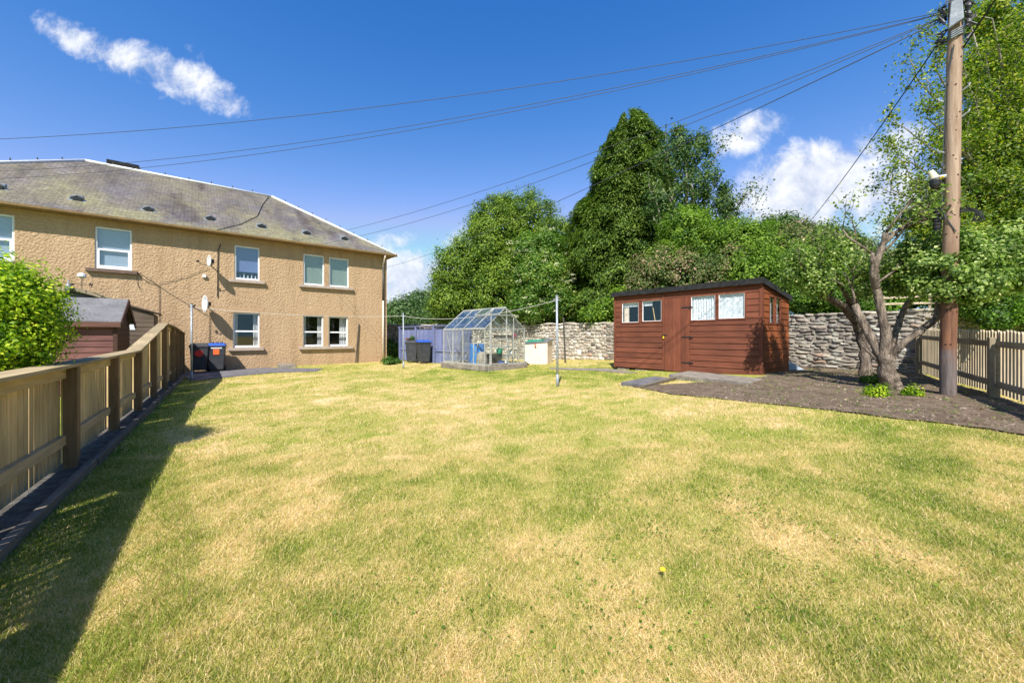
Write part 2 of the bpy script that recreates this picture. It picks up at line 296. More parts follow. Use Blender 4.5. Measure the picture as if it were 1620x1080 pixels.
# ------------------------------------------------------------------ mesh helpers
def tag(o, label=None, cat=None, group=None, kind=None):
    if label: o['label'] = label
    if cat: o['category'] = cat
    if group: o['group'] = group
    if kind: o['kind'] = kind
    return o
def empty(name, loc=(0, 0, 0), rz=0, label=None, cat=None, group=None):
    o = bpy.data.objects.new(name, None); C.objects.link(o); o.location = loc; o.rotation_euler = (0, 0, rz); o.empty_display_size = .2
    return tag(o, label, cat, group)
class MB:
    def __init__(s): s.v = []; s.f = []; s.uv = None
    def add(s, vs, fs):
        k = len(s.v); s.v += [tuple(p) for p in vs]; s.f += [tuple(i+k for i in f) for f in fs]; return s
    def box(s, x0, x1, y0, y1, z0, z1):
        return s.add([(x0, y0, z0), (x1, y0, z0), (x1, y1, z0), (x0, y1, z0), (x0, y0, z1), (x1, y0, z1), (x1, y1, z1), (x0, y1, z1)],
                     [(0, 3, 2, 1), (4, 5, 6, 7), (0, 1, 5, 4), (1, 2, 6, 5), (2, 3, 7, 6), (3, 0, 4, 7)])
    def hexa(s, p):                              # 8 points, bottom ring then top ring
        return s.add(p, [(0, 3, 2, 1), (4, 5, 6, 7), (0, 1, 5, 4), (1, 2, 6, 5), (2, 3, 7, 6), (3, 0, 4, 7)])
    def prism(s, poly, axis, a, b):              # extrude a 2D polygon along an axis
        def P(q, t): return {'x': (t, q[0], q[1]), 'y': (q[0], t, q[1]), 'z': (q[0], q[1], t)}[axis]
        k = len(poly); vs = [P(q, a) for q in poly]+[P(q, b) for q in poly]
        return s.add(vs, [tuple(range(k))[::-1], tuple(range(k, 2*k))]+[(i, (i+1) % k, k+(i+1) % k, k+i) for i in range(k)])
    def tube(s, pts, rad, n=8, cap=True):
        pts = [Vector(p) for p in pts]; rad = rad if isinstance(rad, (list, tuple)) else [rad]*len(pts)
        k = len(s.v); ref = None
        for i, p in enumerate(pts):
            t = (pts[min(i+1, len(pts)-1)]-pts[max(i-1, 0)]).normalized()
            if ref is None: ref = t.orthogonal().normalized()
            ref = (ref-t*ref.dot(t)).normalized() if (ref-t*ref.dot(t)).length > 1e-4 else t.orthogonal().normalized()
            bi = t.cross(ref)
            for j in range(n):
                a = 2*math.pi*j/n; s.v.append(tuple(p+(ref*math.cos(a)+bi*math.sin(a))*rad[i]))
        for i in range(len(pts)-1):
            for j in range(n): s.f.append((k+i*n+j, k+i*n+(j+1) % n, k+(i+1)*n+(j+1) % n, k+(i+1)*n+j))
        if cap: s.f.append(tuple(k+j for j in range(n))[::-1]); s.f.append(tuple(k+(len(pts)-1)*n+j for j in range(n)))
        return s
    def lathe(s, prof, cx=0, cy=0, n=20):
        return s.tube([(cx, cy, z+i*1e-6) for i, (r, z) in enumerate(prof)], [r for r, z in prof], n) if False else s._lathe(prof, cx, cy, n)
    def _lathe(s, prof, cx, cy, n):
        k = len(s.v)
        for r, z in prof:
            for j in range(n): a = 2*math.pi*j/n; s.v.append((cx+r*math.cos(a), cy+r*math.sin(a), z))
        for i in range(len(prof)-1):
            for j in range(n): s.f.append((k+i*n+j, k+i*n+(j+1) % n, k+(i+1)*n+(j+1) % n, k+(i+1)*n+j))
        s.f.append(tuple(k+j for j in range(n))[::-1]); s.f.append(tuple(k+(len(prof)-1)*n+j for j in range(n))); return s
    def build(s, name, mat, parent=None, smooth=False, bev=0, loc=None):
        me = bpy.data.meshes.new(name); me.from_pydata(s.v, [], s.f); me.update()
        if mat: me.materials.append(M[mat] if isinstance(mat, str) else mat)
        if smooth: me.polygons.foreach_set('use_smooth', [True]*len(me.polygons))
        o = bpy.data.objects.new(name, me); C.objects.link(o)
        if parent: o.parent = parent
        if loc: o.location = loc
        if bev:
            b = o.modifiers.new('bevel', 'BEVEL'); b.width = bev; b.segments = 2; b.limit_method = 'ANGLE'
        return o
def build_each(mb, name, mat, parent, smooth=False):
    par = list(range(len(mb.v)))
    def find(i):
        while par[i] != i: par[i] = par[par[i]]; i = par[i]
        return i
    for f in mb.f:
        for q in f[1:]: par[find(q)] = find(f[0])
    comp = {}
    for f in mb.f: comp.setdefault(find(f[0]), []).append(f)
    out = []
    for fs in comp.values():
        ids = sorted({q for f in fs for q in f}); mp = {q: i for i, q in enumerate(ids)}; m2 = MB(); m2.v = [mb.v[q] for q in ids]; m2.f = [tuple(mp[q] for q in f) for f in fs]; out.append(m2.build(name, mat, parent, smooth))
    return out
def npmesh(name, V, Fc, mat, parent=None, tint=None, smooth=False):
    """V (n,3), Fc (m,k) constant face size; tint per vertex"""
    me = bpy.data.meshes.new(name); nv, (nf, k) = len(V), Fc.shape
    me.vertices.add(nv); me.vertices.foreach_set('co', np.ascontiguousarray(V, np.float32).ravel())
    me.loops.add(nf*k); me.loops.foreach_set('vertex_index', np.ascontiguousarray(Fc, np.int32).ravel())
    me.polygons.add(nf); me.polygons.foreach_set('loop_start', np.arange(0, nf*k, k, dtype=np.int32))
    me.polygons.foreach_set('loop_total', np.full(nf, k, np.int32))
    if smooth: me.polygons.foreach_set('use_smooth', np.ones(nf, bool))
    if tint is not None:
        a = me.attributes.new('tint', 'FLOAT', 'POINT'); a.data.foreach_set('value', np.ascontiguousarray(tint, np.float32))
    me.update(calc_edges=True); me.materials.append(M[mat] if isinstance(mat, str) else mat)
    o = bpy.data.objects.new(name, me); C.objects.link(o)
    if parent: o.parent = parent
    return o
def unit(a): return a/np.maximum(np.linalg.norm(a, axis=1, keepdims=True), 1e-6)
def leaves_np(P, nrm, size, aspect=.55, dirv=None):
    """folded four-triangle-ish leaves: two quads? a rhombus bent along its midrib"""
    n = len(P); nrm = unit(nrm)
    d = dirv if dirv is not None else RNG.normal(size=(n, 3))
    d = unit(d-nrm*np.sum(d*nrm, 1, keepdims=True)); s = np.cross(nrm, d)
    size = np.broadcast_to(size, (n,))[:, None]
    L = size*d; W = size*aspect*s*.5; up = nrm*size*.10
    V = np.stack([P-L*.5, P+W-L*.05+up, P+L*.5, P-W-L*.05+up], 1).reshape(-1, 3)
    return V, np.arange(4*n).reshape(n, 4)
def clumps_on(blobs, per_m2=5.0):
    """cluster centres spread over the outer shells of ellipsoids, skipping those buried in a neighbour"""
    cs = []; ns = []; rs = []
    for (x, y, z, rx, ry, rz) in blobs:
        k = max(6, int(4*math.pi*((rx*ry+ry*rz+rx*rz)/3)*per_m2)); u = unit(RNG.normal(size=(k, 3)))
        rr = RNG.uniform(.72, 1.06, (k, 1)); p = np.array([x, y, z])+u*np.array([rx, ry, rz])*rr
        keep = np.ones(k, bool)
        for (a, b_, c, sx, sy, sz) in blobs:
            if (a, b_, c) == (x, y, z): continue
            q = (p-np.array([a, b_, c]))/np.array([sx, sy, sz]); keep &= (np.sum(q*q, 1) > .55)
        cs.append(p[keep]); ns.append(unit(u/np.array([rx, ry, rz]))[keep])
    return np.vstack(cs), np.vstack(ns)
def crown(name, blobs, n, size, mat, parent, spread=.28, per_m2=5, aspect=.55, core=.18, tvar=.22, droop=0, out=.9, holes=0):
    cs, ns = clumps_on(blobs, per_m2); k = len(cs)
    if holes: sel = RNG.uniform(size=k) > holes; cs, ns = cs[sel], ns[sel]; k = len(cs)
    ct = RNG.uniform(0, 1, k)*.6+.2; cr = spread*RNG.uniform(.6, 1.4, k)
    idx = RNG.integers(0, k, n); off = RNG.normal(size=(n, 3)); off /= (1+.25*np.linalg.norm(off, axis=1, keepdims=True))
    P = cs[idx]+off*cr[idx][:, None]; P[:, 2] -= droop*RNG.uniform(0, 1, n)
    nr = ns[idx]*out+unit(off)*.7+RNG.normal(size=(n, 3))*.5+np.array([0, 0, .35])
    T = np.clip(ct[idx]+RNG.normal(size=n)*tvar, 0, 1); S = size*RNG.uniform(.65, 1.35, n)
    if core:                                     # larger inner leaves close the crown
        kc = int(n*core); bi = RNG.integers(0, len(blobs), kc); bl = np.array(blobs)[bi]
        u = unit(RNG.normal(size=(kc, 3)))*RNG.uniform(.3, .82, (kc, 1)); Pc = bl[:, :3]+u*bl[:, 3:]
        P = np.vstack([P, Pc]); nr = np.vstack([nr, u+RNG.normal(size=(kc, 3))*.4]); T = np.concatenate([T, RNG.uniform(0, .6, kc)]); S = np.concatenate([S, size*RNG.uniform(1.8, 3.0, kc)])
    V, Fc = leaves_np(P, nr, S, aspect)
    return npmesh(name, V, Fc, mat, parent, np.repeat(T, 4))
def blob(u, v, Y, r, sx=1, sz=1, sy=1): 
    x, y, z = wp(u, v, Y); return (x, y, z, r*sx, r*sy, r*sz)
def branches(mb, p, d, L, r, depth, tips, spread=.6, up=.15, nseg=4, kids=(2, 3), shrink=.68, n=6, wig=.18):
    pts = [Vector(p)]; rad = [r]; d = Vector(d).normalized()
    for i in range(nseg):
        d = (d+Vector([random.gauss(0, wig) for _ in range(3)])+Vector((0, 0, up*.3))).normalized()
        pts.append(pts[-1]+d*(L/nseg)); rad.append(r*(1-.42*(i+1)/nseg))
        if depth <= 1: tips.append((pts[-1].copy(), d.copy()))
    mb.tube(pts, rad, n if r > .02 else 4)
    if depth <= 0: return
    for _ in range(random.randint(*kids)):
        i = random.randint(nseg//2, nseg); ax = Vector([random.gauss(0, 1) for _ in range(3)]); ax = (ax-d*ax.dot(d)).normalized()
        nd = (d+ax*spread*random.uniform(.6, 1.3)+Vector((0, 0, up))).normalized()
        branches(mb, pts[i], nd, L*shrink*random.uniform(.75, 1.2), rad[i]*.66, depth-1, tips, spread, up, nseg, kids, shrink, n, wig)
def leaf_tips(name, tips, per, size, mat, parent, sp=.14, aspect=.6, tvar=.25, up=.5):
    T = np.array([t[0][:] for t in tips]); n = len(T)*per; idx = np.repeat(np.arange(len(T)), per)
    P = T[idx]+RNG.normal(size=(n, 3))*sp; nr = RNG.normal(size=(n, 3))*.7+np.array([0, -.15, up])
    tt = RNG.uniform(.15, .85, len(T))[idx]; S = size*RNG.uniform(.6, 1.35, n)
    V, Fc = leaves_np(P, nr, S, aspect); return npmesh(name, V, Fc, mat, parent, np.repeat(np.clip(tt+RNG.normal(size=n)*tvar, 0, 1), 4))

# ------------------------------------------------------------------ ground (one sheet to the horizon)
def axis_coords(lo, hi, step, far):
    a = list(np.arange(lo, hi+1e-6, step)); s = step; x = hi
    while x < far: s *= 1.35; x += s; a.append(x)
    s = step; x = lo
    while x > -far: s *= 1.35; x -= s; a.insert(0, x)
    return np.array(a)
gx = axis_coords(-14, 14, .14, 900); gy = axis_coords(-3, 24, .14, 900)
XX, YY = np.meshgrid(gx, gy); ZZ = G(XX, YY)
far = np.hypot(XX, YY-8); 
def dryness(x, y):
    a = fbm(x*1.1+3.1, y*.9, 11, 5); b2 = fbm(x*3.4, y*3.0+5, 23, 4); c2 = fbm(x*9.5+3, y*8.5, 57, 3); e2 = fbm(x*.33, y*.33+9, 41, 3)
    d = .40*a+.42*b2+.42*c2+.12*e2
    d = (d-.68)*1.45+.485
    d = d-.28*np.exp(-((y-(12.5-.25*x))/1.6)**2*.6)*(x > -3)      # greener strip by the greenhouse and shed
    fd = (x+4.38)*.808+(y-3.84)*.59                               # distance from the left fence
    d = d-.38*np.clip(1-(fd-.25)/.7, 0, 1)
    fr = (9.67-x)*.81+(y-9.3)*.585
    d = d-.15*np.clip(1-np.abs(fr-1.6)/1.0, 0, 1)
    d = d+.08*np.clip((4.0-y)/2.2, 0, 1)
    d = d+.30*np.clip(fbm(x*1.9+8, y*1.9+2, 91, 4)-.60, 0, 1)*3.0   # scorched tan patches
    return np.clip(d, 0, 1)
DD = dryness(XX, YY)
Vg = np.stack([XX, YY, ZZ-.0], -1).reshape(-1, 3); ny_, nx_ = XX.shape
ii = (np.arange(ny_-1)[:, None]*nx_+np.arange(nx_-1)[None, :]).ravel()
m, n, b = newmat('lawn_ground'); a = N(n, 'ShaderNodeAttribute', attribute_name='tint'); v = coords(n)
LAWN = [(0, (.11, .17, .02)), (.25, (.27, .32, .045)), (.5, (.44, .41, .105)), (.75, (.64, .49, .21)), (1, (.80, .62, .38))]
jit = N(n, 'ShaderNodeMath', operation='MULTIPLY_ADD'); n.links.new(noise(n, v, 38, 4, .7), jit.inputs[0]); jit.inputs[1].default_value = .5
sub_ = N(n, 'ShaderNodeMath', operation='SUBTRACT'); n.links.new(a.outputs['Fac'], sub_.inputs[0]); sub_.inputs[1].default_value = .17; n.links.new(sub_.outputs[0], jit.inputs[2])
col = ramp(n, jit.outputs[0], LAWN)
n.links.new(mixc(n, .45, col, ramp(n, noise(n, v, 95, 3, .7), [(.3, (.35, .32, .3)), (.7, (1.25, 1.25, 1.2))]), 'MULTIPLY'), b.inputs['Base Color'])
b.inputs['Roughness'].default_value = .95; b.inputs['Specular IOR Level'].default_value = .1; bump(n, b, noise(n, v, 60, 4, .7), .8, .03); M['lawn'] = m
o = npmesh('ground', Vg, np.stack([ii, ii+1, ii+1+nx_, ii+nx_], 1), 'lawn', None, DD.ravel(), True); o['kind'] = 'structure'

# plan lines
FO, FD = Vector((-4.38, 3.84)), Vector((-.59, .808))            # left fence
WD = Vector((.778, .628)); WN = Vector((.628, -.778)); HC = Vector((-6.2, 19.4))   # house front
RO, RD = Vector((9.67, 9.3)), Vector((-.585, -.811))            # right fence, from wall towards the camera
def sheet(name, poly, mat, lift=.004, step=.3, kind='structure'):
    """a thin sheet draped on the ground inside a plan polygon"""
    bm = bmesh.new(); vs = [bm.verts.new((x, y, 0)) for x, y in poly]; bm.faces.new(vs)
    xs = [p[0] for p in poly]; ys = [p[1] for p in poly]
    for ax, lo, hi in ((0, min(xs), max(xs)), (1, min(ys), max(ys))):
        t = lo+step
        while t < hi:
            no = Vector((1, 0, 0)) if ax == 0 else Vector((0, 1, 0)); co = Vector((t, 0, 0)) if ax == 0 else Vector((0, t, 0))
            bmesh.ops.bisect_plane(bm, geom=bm.verts[:]+bm.edges[:]+bm.faces[:], plane_co=co, plane_no=no); t += step
    for q in bm.verts: q.co.z = g(q.co.x, q.co.y)+lift
    bmesh.ops.recalc_face_normals(bm, faces=bm.faces)
    for f_ in bm.faces:
        if f_.normal.z < 0: f_.normal_flip()
    me = bpy.data.meshes.new(name); bm.to_mesh(me); bm.free(); me.materials.append(M[mat]); o = bpy.data.objects.new(name, me); C.objects.link(o)
    if kind: o['kind'] = kind
    return o
def fpt(s, t): p = FO+FD*s+Vector((.808, .59))*t; return (p.x, p.y)
def hpt(s, t): p = HC+WD*s+WN*t; return (p.x, p.y)
def rpt(s, t): p = RO+RD*s+Vector((-.811, .585))*t; return (p.x, p.y)
soil_poly = [gp(1000, 612), gp(1060, 624), gp(1130, 630), gp(1200, 638), gp(1290, 647), gp(1400, 661), gp(1500, 671), gp(1620, 690), (5.6, 3.1), rpt(9.5, .75), rpt(9.5, -.05), rpt(0, -.05), (9.9, 9.6), (8.75, 11.3), (7.4, 12.6), (7.0, 10.6), (5.6, 8.7), (5.0, 8.6)]
soil_poly2 = []
for i, p in enumerate(soil_poly):                                  # ragged lawn edge
    soil_poly2.append(p)
    if i < 8:
        q = soil_poly[i+1]; L_ = math.hypot(q[0]-p[0], q[1]-p[1]); kk = int(L_/.09)
        for j in range(1, kk): t = j/kk; soil_poly2.append((p[0]+(q[0]-p[0])*t+random.uniform(-.02, .02), p[1]+(q[1]-p[1])*t+random.uniform(-.025, .025)))
sheet('soil_bed', soil_poly2, 'soil', .012, .12)
disp = bpy.data.objects['soil_bed']
for q in disp.data.vertices: q.co.z += .03*float(fbm(q.co.x*4, q.co.y*4, 5, 3))-.008
path_poly = [hpt(-12.2, .05), hpt(-5.05, .05), gp(512, 583), gp(500, 588), gp(430, 590), gp(380, 595), gp(300, 603), fpt(10.6, .25)]
sheet('paving', path_poly, 'slab_dark', .015, .4)
border_poly = [fpt(-7.5, -.3), fpt(-7.5, .16), fpt(11, .16), fpt(11, -.3)]
sheet('border_soil', border_poly, 'gravel_dark', .006, .3)
thin_path = [gp(870, 581.5), gp(960, 583), gp(1010, 590), gp(985, 590.5), gp(940, 586.5), gp(870, 584)]
sheet('garden_path', thin_path, 'concrete', .012, .3)

# ------------------------------------------------------------------ lawn grass
def inpoly(x, y, poly):
    r = np.zeros(len(x), bool); k = len(poly)
    for i in range(k):
        x0, y0 = poly[i]; x1, y1 = poly[(i+1) % k]
        c_ = ((y0 > y) != (y1 > y)) & (x < (x1-x0)*(y-y0)/((y1-y0) or 1e-9)+x0); r ^= c_
    return r
GHO, GHD, GHN = Vector((-2.65, 15.2)), Vector((.673, -.739)), Vector((.739, .673))
SHO, SHD, SHN = Vector((3.2, 12.2)), Vector((.642, -.766)), Vector((.766, .642))
def lp(O, D, Nn, a, b_): p = O+D*a+Nn*b_; return (p.x, p.y)
gh_poly = [lp(GHO, GHD, GHN, a, b_) for a, b_ in ((-.1, -.1), (2.67, -.1), (2.67, 1.97), (-.1, 1.97))]
sh_poly = [lp(SHO, SHD, SHN, a, b_) for a, b_ in ((-.05, 0), (4.1, -.55), (4.1, 2), (-.05, 2))]
slab_polyA = [gp(1090, 590), gp(1208, 600), gp(1186, 611), gp(1058, 600)]
slab_polyB = [gp(1035, 597), gp(1072, 600), gp(1018, 613), gp(982, 610)]
WALL = [(-7.5, 23.6), (.8, 19.0), (3.9, 16.3), (8.6, 11.2), (9.8, 9.35), (15.0, 8.3), (22, 7.6)]
def behind_wall(x, y):
    wx = np.array([p[0] for p in WALL]); wy = np.array([p[1] for p in WALL]); return y > np.interp(x, wx, wy)-.05
def lawn_ok(x, y):
    fd = (x-FO.x)*.808+(y-FO.y)*.59
    hd = (x-HC.x)*WN.x+(y-HC.y)*WN.y; hs = (x-HC.x)*WD.x+(y-HC.y)*WD.y
    ok = (fd > .22+.05*np.sin(y*5)) & ~((hd < .12) & (hs < .1)) & ~behind_wall(x, y)
    xj, yj = x+RNG.normal(size=len(x))*.055, y+RNG.normal(size=len(x))*.055
    ok &= ~inpoly(xj, yj, soil_poly2)
    for p in ( path_poly, thin_path, gh_poly, sh_poly, slab_polyA, slab_polyB): ok &= ~inpoly(x, y, p)
    return ok
def grass(y0, y1, count, h, wd, xm=1.55, seg=2):
    u = RNG.uniform(size=count); p = .4
    Y = (y0**p+(y1**p-y0**p)*u)**(1/p); X = RNG.uniform(-xm, xm, count)*(Y+.4)
    ok = lawn_ok(X, Y); X, Y = X[ok], Y[ok]; k = len(X); D = dryness(X, Y)
    tuft = fbm(X*3.3, Y*3.3, 77, 3)
    sc = (1+Y/14)
    H = h*RNG.uniform(.45, 1.25, k)*(.6+.9*tuft)*sc**.35; Wd = wd*RNG.uniform(.6, 1.3, k)*sc**1.5
    fd = (X-FO.x)*.808+(Y-FO.y)*.59
    lng = (np.abs(fd-.92+.12*np.sin(Y*2.1)) < .12) & (RNG.uniform(size=k) < .10) & (Y < 7)      # long blades left along the old edge
    H = np.where(lng, H*3.0, H)
    th = RNG.uniform(0, 2*np.pi, k); lean = RNG.uniform(.25, 1.25, k)+.5*(D > .6)
    dx, dy = np.cos(th)*lean, np.sin(th)*lean; px, py = -np.sin(th)*Wd/2, np.cos(th)*Wd/2
    a2 = RNG.uniform(0, 2*np.pi, k); px, py = np.cos(a2)*Wd/2, np.sin(a2)*Wd/2
    z0 = G(X, Y)-.004
    T = np.clip(D+RNG.normal(size=k)*.30+.03, 0, 1); T = np.where(RNG.uniform(size=k) < .14, RNG.uniform(.8, 1, k), T); T = np.where(lng, RNG.uniform(.05, .3, k), T)
    B0 = np.stack([X-px, Y-py, z0], 1); B1 = np.stack([X+px, Y+py, z0], 1)
    m1 = np.stack([X-px*.8+dx*H*.35, Y-py*.8+dy*H*.35, z0+H*.6], 1); m2 = np.stack([X+px*.8+dx*H*.35, Y+py*.8+dy*H*.35, z0+H*.6], 1)
    tp = np.stack([X+dx*H*.95, Y+dy*H*.95, z0+H], 1)
    V = np.stack([B0, B1, m2, m1, tp], 1).reshape(-1, 3); i = np.arange(k)*5
    Fq = np.concatenate([np.stack([i, i+1, i+2], 1), np.stack([i, i+2, i+3], 1), np.stack([i+3, i+2, i+4], 1)])
    return V, Fq, np.repeat(T, 5)
parts = [grass(1.1, 4.2, 700000, .024, .0021), grass(4.2, 23, 440000, .026, .0034, 1.35)]
V = []; Fq = []; T = []; k0 = 0
for a_, b_, c_ in parts: V.append(a_); Fq.append(b_+k0); T.append(c_); k0 += len(a_)
M['grass'] = foliage('grass_blades', [(p, tuple(min(.9, q*1.08) for q in c)) for p, c in LAWN], .42, .6, .25, (1.15, 1.2, .7))
o = npmesh('grass', np.vstack(V), np.vstack(Fq), 'grass', None, np.concatenate(T)); tag(o, 'sunburnt lawn of short green and straw coloured grass', 'grass', kind='stuff')

# soil weeds and crumbs
k = 620; X = RNG.uniform(4, 10, k*6); Y = RNG.uniform(3.5, 11, k*6); ok = inpoly(X, Y, soil_poly) & ~inpoly(X, Y, slab_polyA) & ~inpoly(X, Y, slab_polyB); X, Y = X[ok][:k], Y[ok][:k]
rep = 9; P = np.repeat(np.stack([X, Y, G(X, Y)+.02], 1), rep, 0)+RNG.normal(size=(len(X)*rep, 3))*np.array([.035, .035, .008])
V1, F1 = leaves_np(P, RNG.normal(size=P.shape)*.4+np.array([0, 0, 1]), .022*RNG.uniform(.5, 1.5, len(P)), .7)
M['weed'] = foliage('weed_leaves', [(0, (.05, .12, .015)), (.6, (.16, .26, .04)), (1, (.33, .38, .08))], .3)
o = npmesh('weeds', V1, F1, 'weed', None, RNG.uniform(0, 1, len(V1))); tag(o, 'small green weeds scattered over the bare soil bed', 'weeds', kind='stuff')
def lumps(name, X, Y, r, mat, lift=.0):
    tv = np.array([(1, 0, 0), (-1, 0, 0), (0, 1, 0), (0, -1, 0), (0, 0, 1), (0, 0, -1)], float); tf = np.array([(0, 2, 4), (2, 1, 4), (1, 3, 4), (3, 0, 4), (2, 0, 5), (1, 2, 5), (3, 1, 5), (0, 3, 5)])
    k = len(X); V = tv[None]*(r*RNG.uniform(.4, 1.5, (k, 1, 1)))*RNG.uniform(.6, 1.3, (k, 6, 1))*np.array([1, 1, .7]); V = V+np.stack([X, Y, G(X, Y)+lift], 1)[:, None]
    Fx = tf[None]+6*np.arange(k)[:, None, None]; return npmesh(name, V.reshape(-1, 3), Fx.reshape(-1, 3), mat, None, np.repeat(RNG.uniform(0, 1, k), 6))
X = RNG.uniform(3, 10, 26000); Y = RNG.uniform(3.2, 12, 26000); ok = inpoly(X, Y, soil_poly); X, Y = X[ok], Y[ok]
M['clod'] = foliage('soil_crumbs', [(0, (.07, .050, .034)), (.8, (.21, .16, .115)), (1, (.36, .30, .22))], 0, 1, .1)
tag(lumps('soil_crumbs', X, Y, .016, 'clod', .012), 'crumbs and clods of dry brown soil on the bed', 'soil', kind='stuff')
sel = RNG.integers(0, len(X), 260); tag(lumps('soil_clods', X[sel], Y[sel], .034, 'clod', .012), 'larger loose clods and stones on the soil bed', 'soil', kind='stuff')

k = 520; X = RNG.uniform(3, 10, k*3); Y = RNG.uniform(3.2, 12, k*3); ok = inpoly(X, Y, soil_poly); X, Y = X[ok][:k], Y[ok][:k]
P = np.stack([X, Y, G(X, Y)+.035], 1); V1, F1 = leaves_np(P, RNG.normal(size=P.shape)*.5+np.array([0, 0, 1]), .035*RNG.uniform(.5, 1.3, len(P)), .6)
M['litter'] = foliage('dry_leaf_litter', [(0, (.10, .055, .03)), (.6, (.28, .18, .09)), (1, (.45, .36, .20))], .15)
o = npmesh('leaf_litter', V1, F1, 'litter', None, np.repeat(RNG.uniform(0, 1, len(P)), 4)); tag(o, 'dry fallen leaves scattered over the soil bed', 'leaf litter', kind='stuff')

# ------------------------------------------------------------------ rubble stone wall
def stone_template():
    bm = bmesh.new(); bmesh.ops.create_cube(bm, size=2); bmesh.ops.subdivide_edges(bm, edges=bm.edges[:], cuts=2, use_grid_fill=True)
    bm.verts.ensure_lookup_table(); vs = []
    for q in bm.verts:
        p = np.array(q.co); L = (np.sum(np.abs(p)**5))**.2; vs.append(p/L)
    fs = [[v_.index for v_ in f_.verts] for f_ in bm.faces]; bm.free(); return np.array(vs), np.array(fs)
SV, SF = stone_template()
def stones(specs):
    """specs: (centre3, along2, halfL, halfT, halfH, tint)"""
    Vs = []; Fs = []; Ts = []
    for i, (c, d, hl, ht, hh_, t) in enumerate(specs):
        v_ = SV*np.array([hl, ht, hh_])*(1+RNG.normal(size=SV.shape)*.11); a = RNG.normal()*.09; ca, sa = math.cos(a), math.sin(a)
        x = v_[:, 0]*ca-v_[:, 2]*sa; z = v_[:, 0]*sa+v_[:, 2]*ca; v_[:, 0], v_[:, 2] = x, z
        X = c[0]+d[0]*v_[:, 0]-d[1]*v_[:, 1]; Y = c[1]+d[1]*v_[:, 0]+d[0]*v_[:, 1]; Z = c[2]+v_[:, 2]
        Vs.append(np.stack([X, Y, Z], 1)); Fs.append(SF+len(SV)*i); Ts.append(np.full(len(SV), t))
    return np.vstack(Vs), np.vstack(Fs), np.concatenate(Ts)
wall = empty('stone_wall', (0, 0, 0), 0, 'long old rubble stone wall running behind the greenhouse, the red shed and the apple tree', 'wall')
spec = []; cop = []; mort = MB()
WT = [1.95, 1.84, 1.82, 1.88, 1.90, 1.80, 1.75]
for (p0, p1, t0, t1) in zip(WALL[:-1], WALL[1:], WT[:-1], WT[1:]):
    a = Vector(p0); b2 = Vector(p1); L = (b2-a).length; d = (b2-a)/L; nn = Vector((d.y, -d.x))    # nn faces the garden
    zt0, zt1 = t0-.07, t1-.07; zb0, zb1 = g(*a)-.3, g(*b2)-.3
    q = [a+nn*.038, b2+nn*.038, b2-nn*.42, a-nn*.42]
    mort.hexa([(q[0].x, q[0].y, zb0), (q[1].x, q[1].y, zb1), (q[2].x, q[2].y, zb1), (q[3].x, q[3].y, zb0), (q[0].x, q[0].y, zt0), (q[1].x, q[1].y, zt1), (q[2].x, q[2].y, zt1), (q[3].x, q[3].y, zt0)])
    cols = d
    near = a.x > 8 or b2.x > 8
    zc = -.15
    while zc < 1.75:
        hc = random.uniform(.09, .18) if not near else random.uniform(.055, .125); s = random.uniform(-.1, .1)
        while s < L:
            l = random.uniform(.09, .30) if not near else random.uniform(.10, .40); l = min(l, L-s+.05); h2 = hc*random.uniform(.55, 1.12)
            t = .12+random.betavariate(2.4, 1.3)*.64
            if random.random() < .06: t = random.uniform(.82, .93)
            if random.random() < (.10 if not near else .02): t = 1.0
            if near and t < .8: t *= .58  # near stretch tinted darker, standing in for dappled canopy shade
            z = zc+hc/2+random.uniform(-.035, .035); c_ = a+d*(s+l/2)+nn*random.uniform(-.02, .015)
            zt = t0+(t1-t0)*(s/L)
            if z < zt-.1: spec.append(((c_.x, c_.y, z), (d.x, d.y), l/2*.95, .07, h2/2*1.0, t))
            s += l
        zc += hc*.95
    s = 0
    while s < L:
        l = random.uniform(.25, .6); l = min(l, L-s+.03); c_ = a+d*(s+l/2)-nn*.2; zt = t0+(t1-t0)*(s/L)
        cop.append(((c_.x, c_.y, zt-.035+random.uniform(-.02, .02)), (d.x, d.y), l/2*.98, .28, random.uniform(.04, .065), random.uniform(.4, .75) if not near else random.uniform(.3, .6))); s += l
V1, F1, T1 = stones(spec); npmesh('masonry', V1, F1, 'stonebits', wall, T1)
V1, F1, T1 = stones(cop); npmesh('coping', V1, F1, 'stonebits', wall, T1)
mort.build('mortar', 'mortar', wall)

# ------------------------------------------------------------------ the house
hz = math.atan2(WD.y, WD.x)
house = empty('house', (HC.x, HC.y, 0), hz, 'tan roughcast two storey house with a mossy grey slate hipped roof', 'house')
HL, HDp, EZ = 15.2, 8.66, 5.22
def hx(u): return along(u, HC, WD)
def hzv(u, v): s = hx(u); Y = HC.y+WD.y*s; return CZ+(HV-v)/F*Y
def HXS(a, b2): return (hx(a), hx(b2))
wins = []
def hw(u0, u1, z0, z1, kind): a, b2 = HXS(u0, u1); wins.append((a, b2, z0, z1, kind))
hw(-38, 23, 3.53, 4.97, 'a'); hw(150, 209, 3.53, 4.95, 'b'); hw(371, 411, 3.51, 4.87, 'c')
hw(480, 513, 3.50, 4.86, 'd'); hw(520.5, 552, 3.50, 4.84, 'e')
hw(368.5, 411, .80, 2.20, 'f'); hw(479.5, 512, .80, 2.18, 'g'); hw(520, 551, .80, 2.16, 'h')
xs = sorted({-HL, 0.0} | {w_[0] for w_ in wins} | {w_[1] for w_ in wins}); zs = sorted({-.6, EZ} | {w_[2] for w_ in wins} | {w_[3] for w_ in wins})
mb = MB()
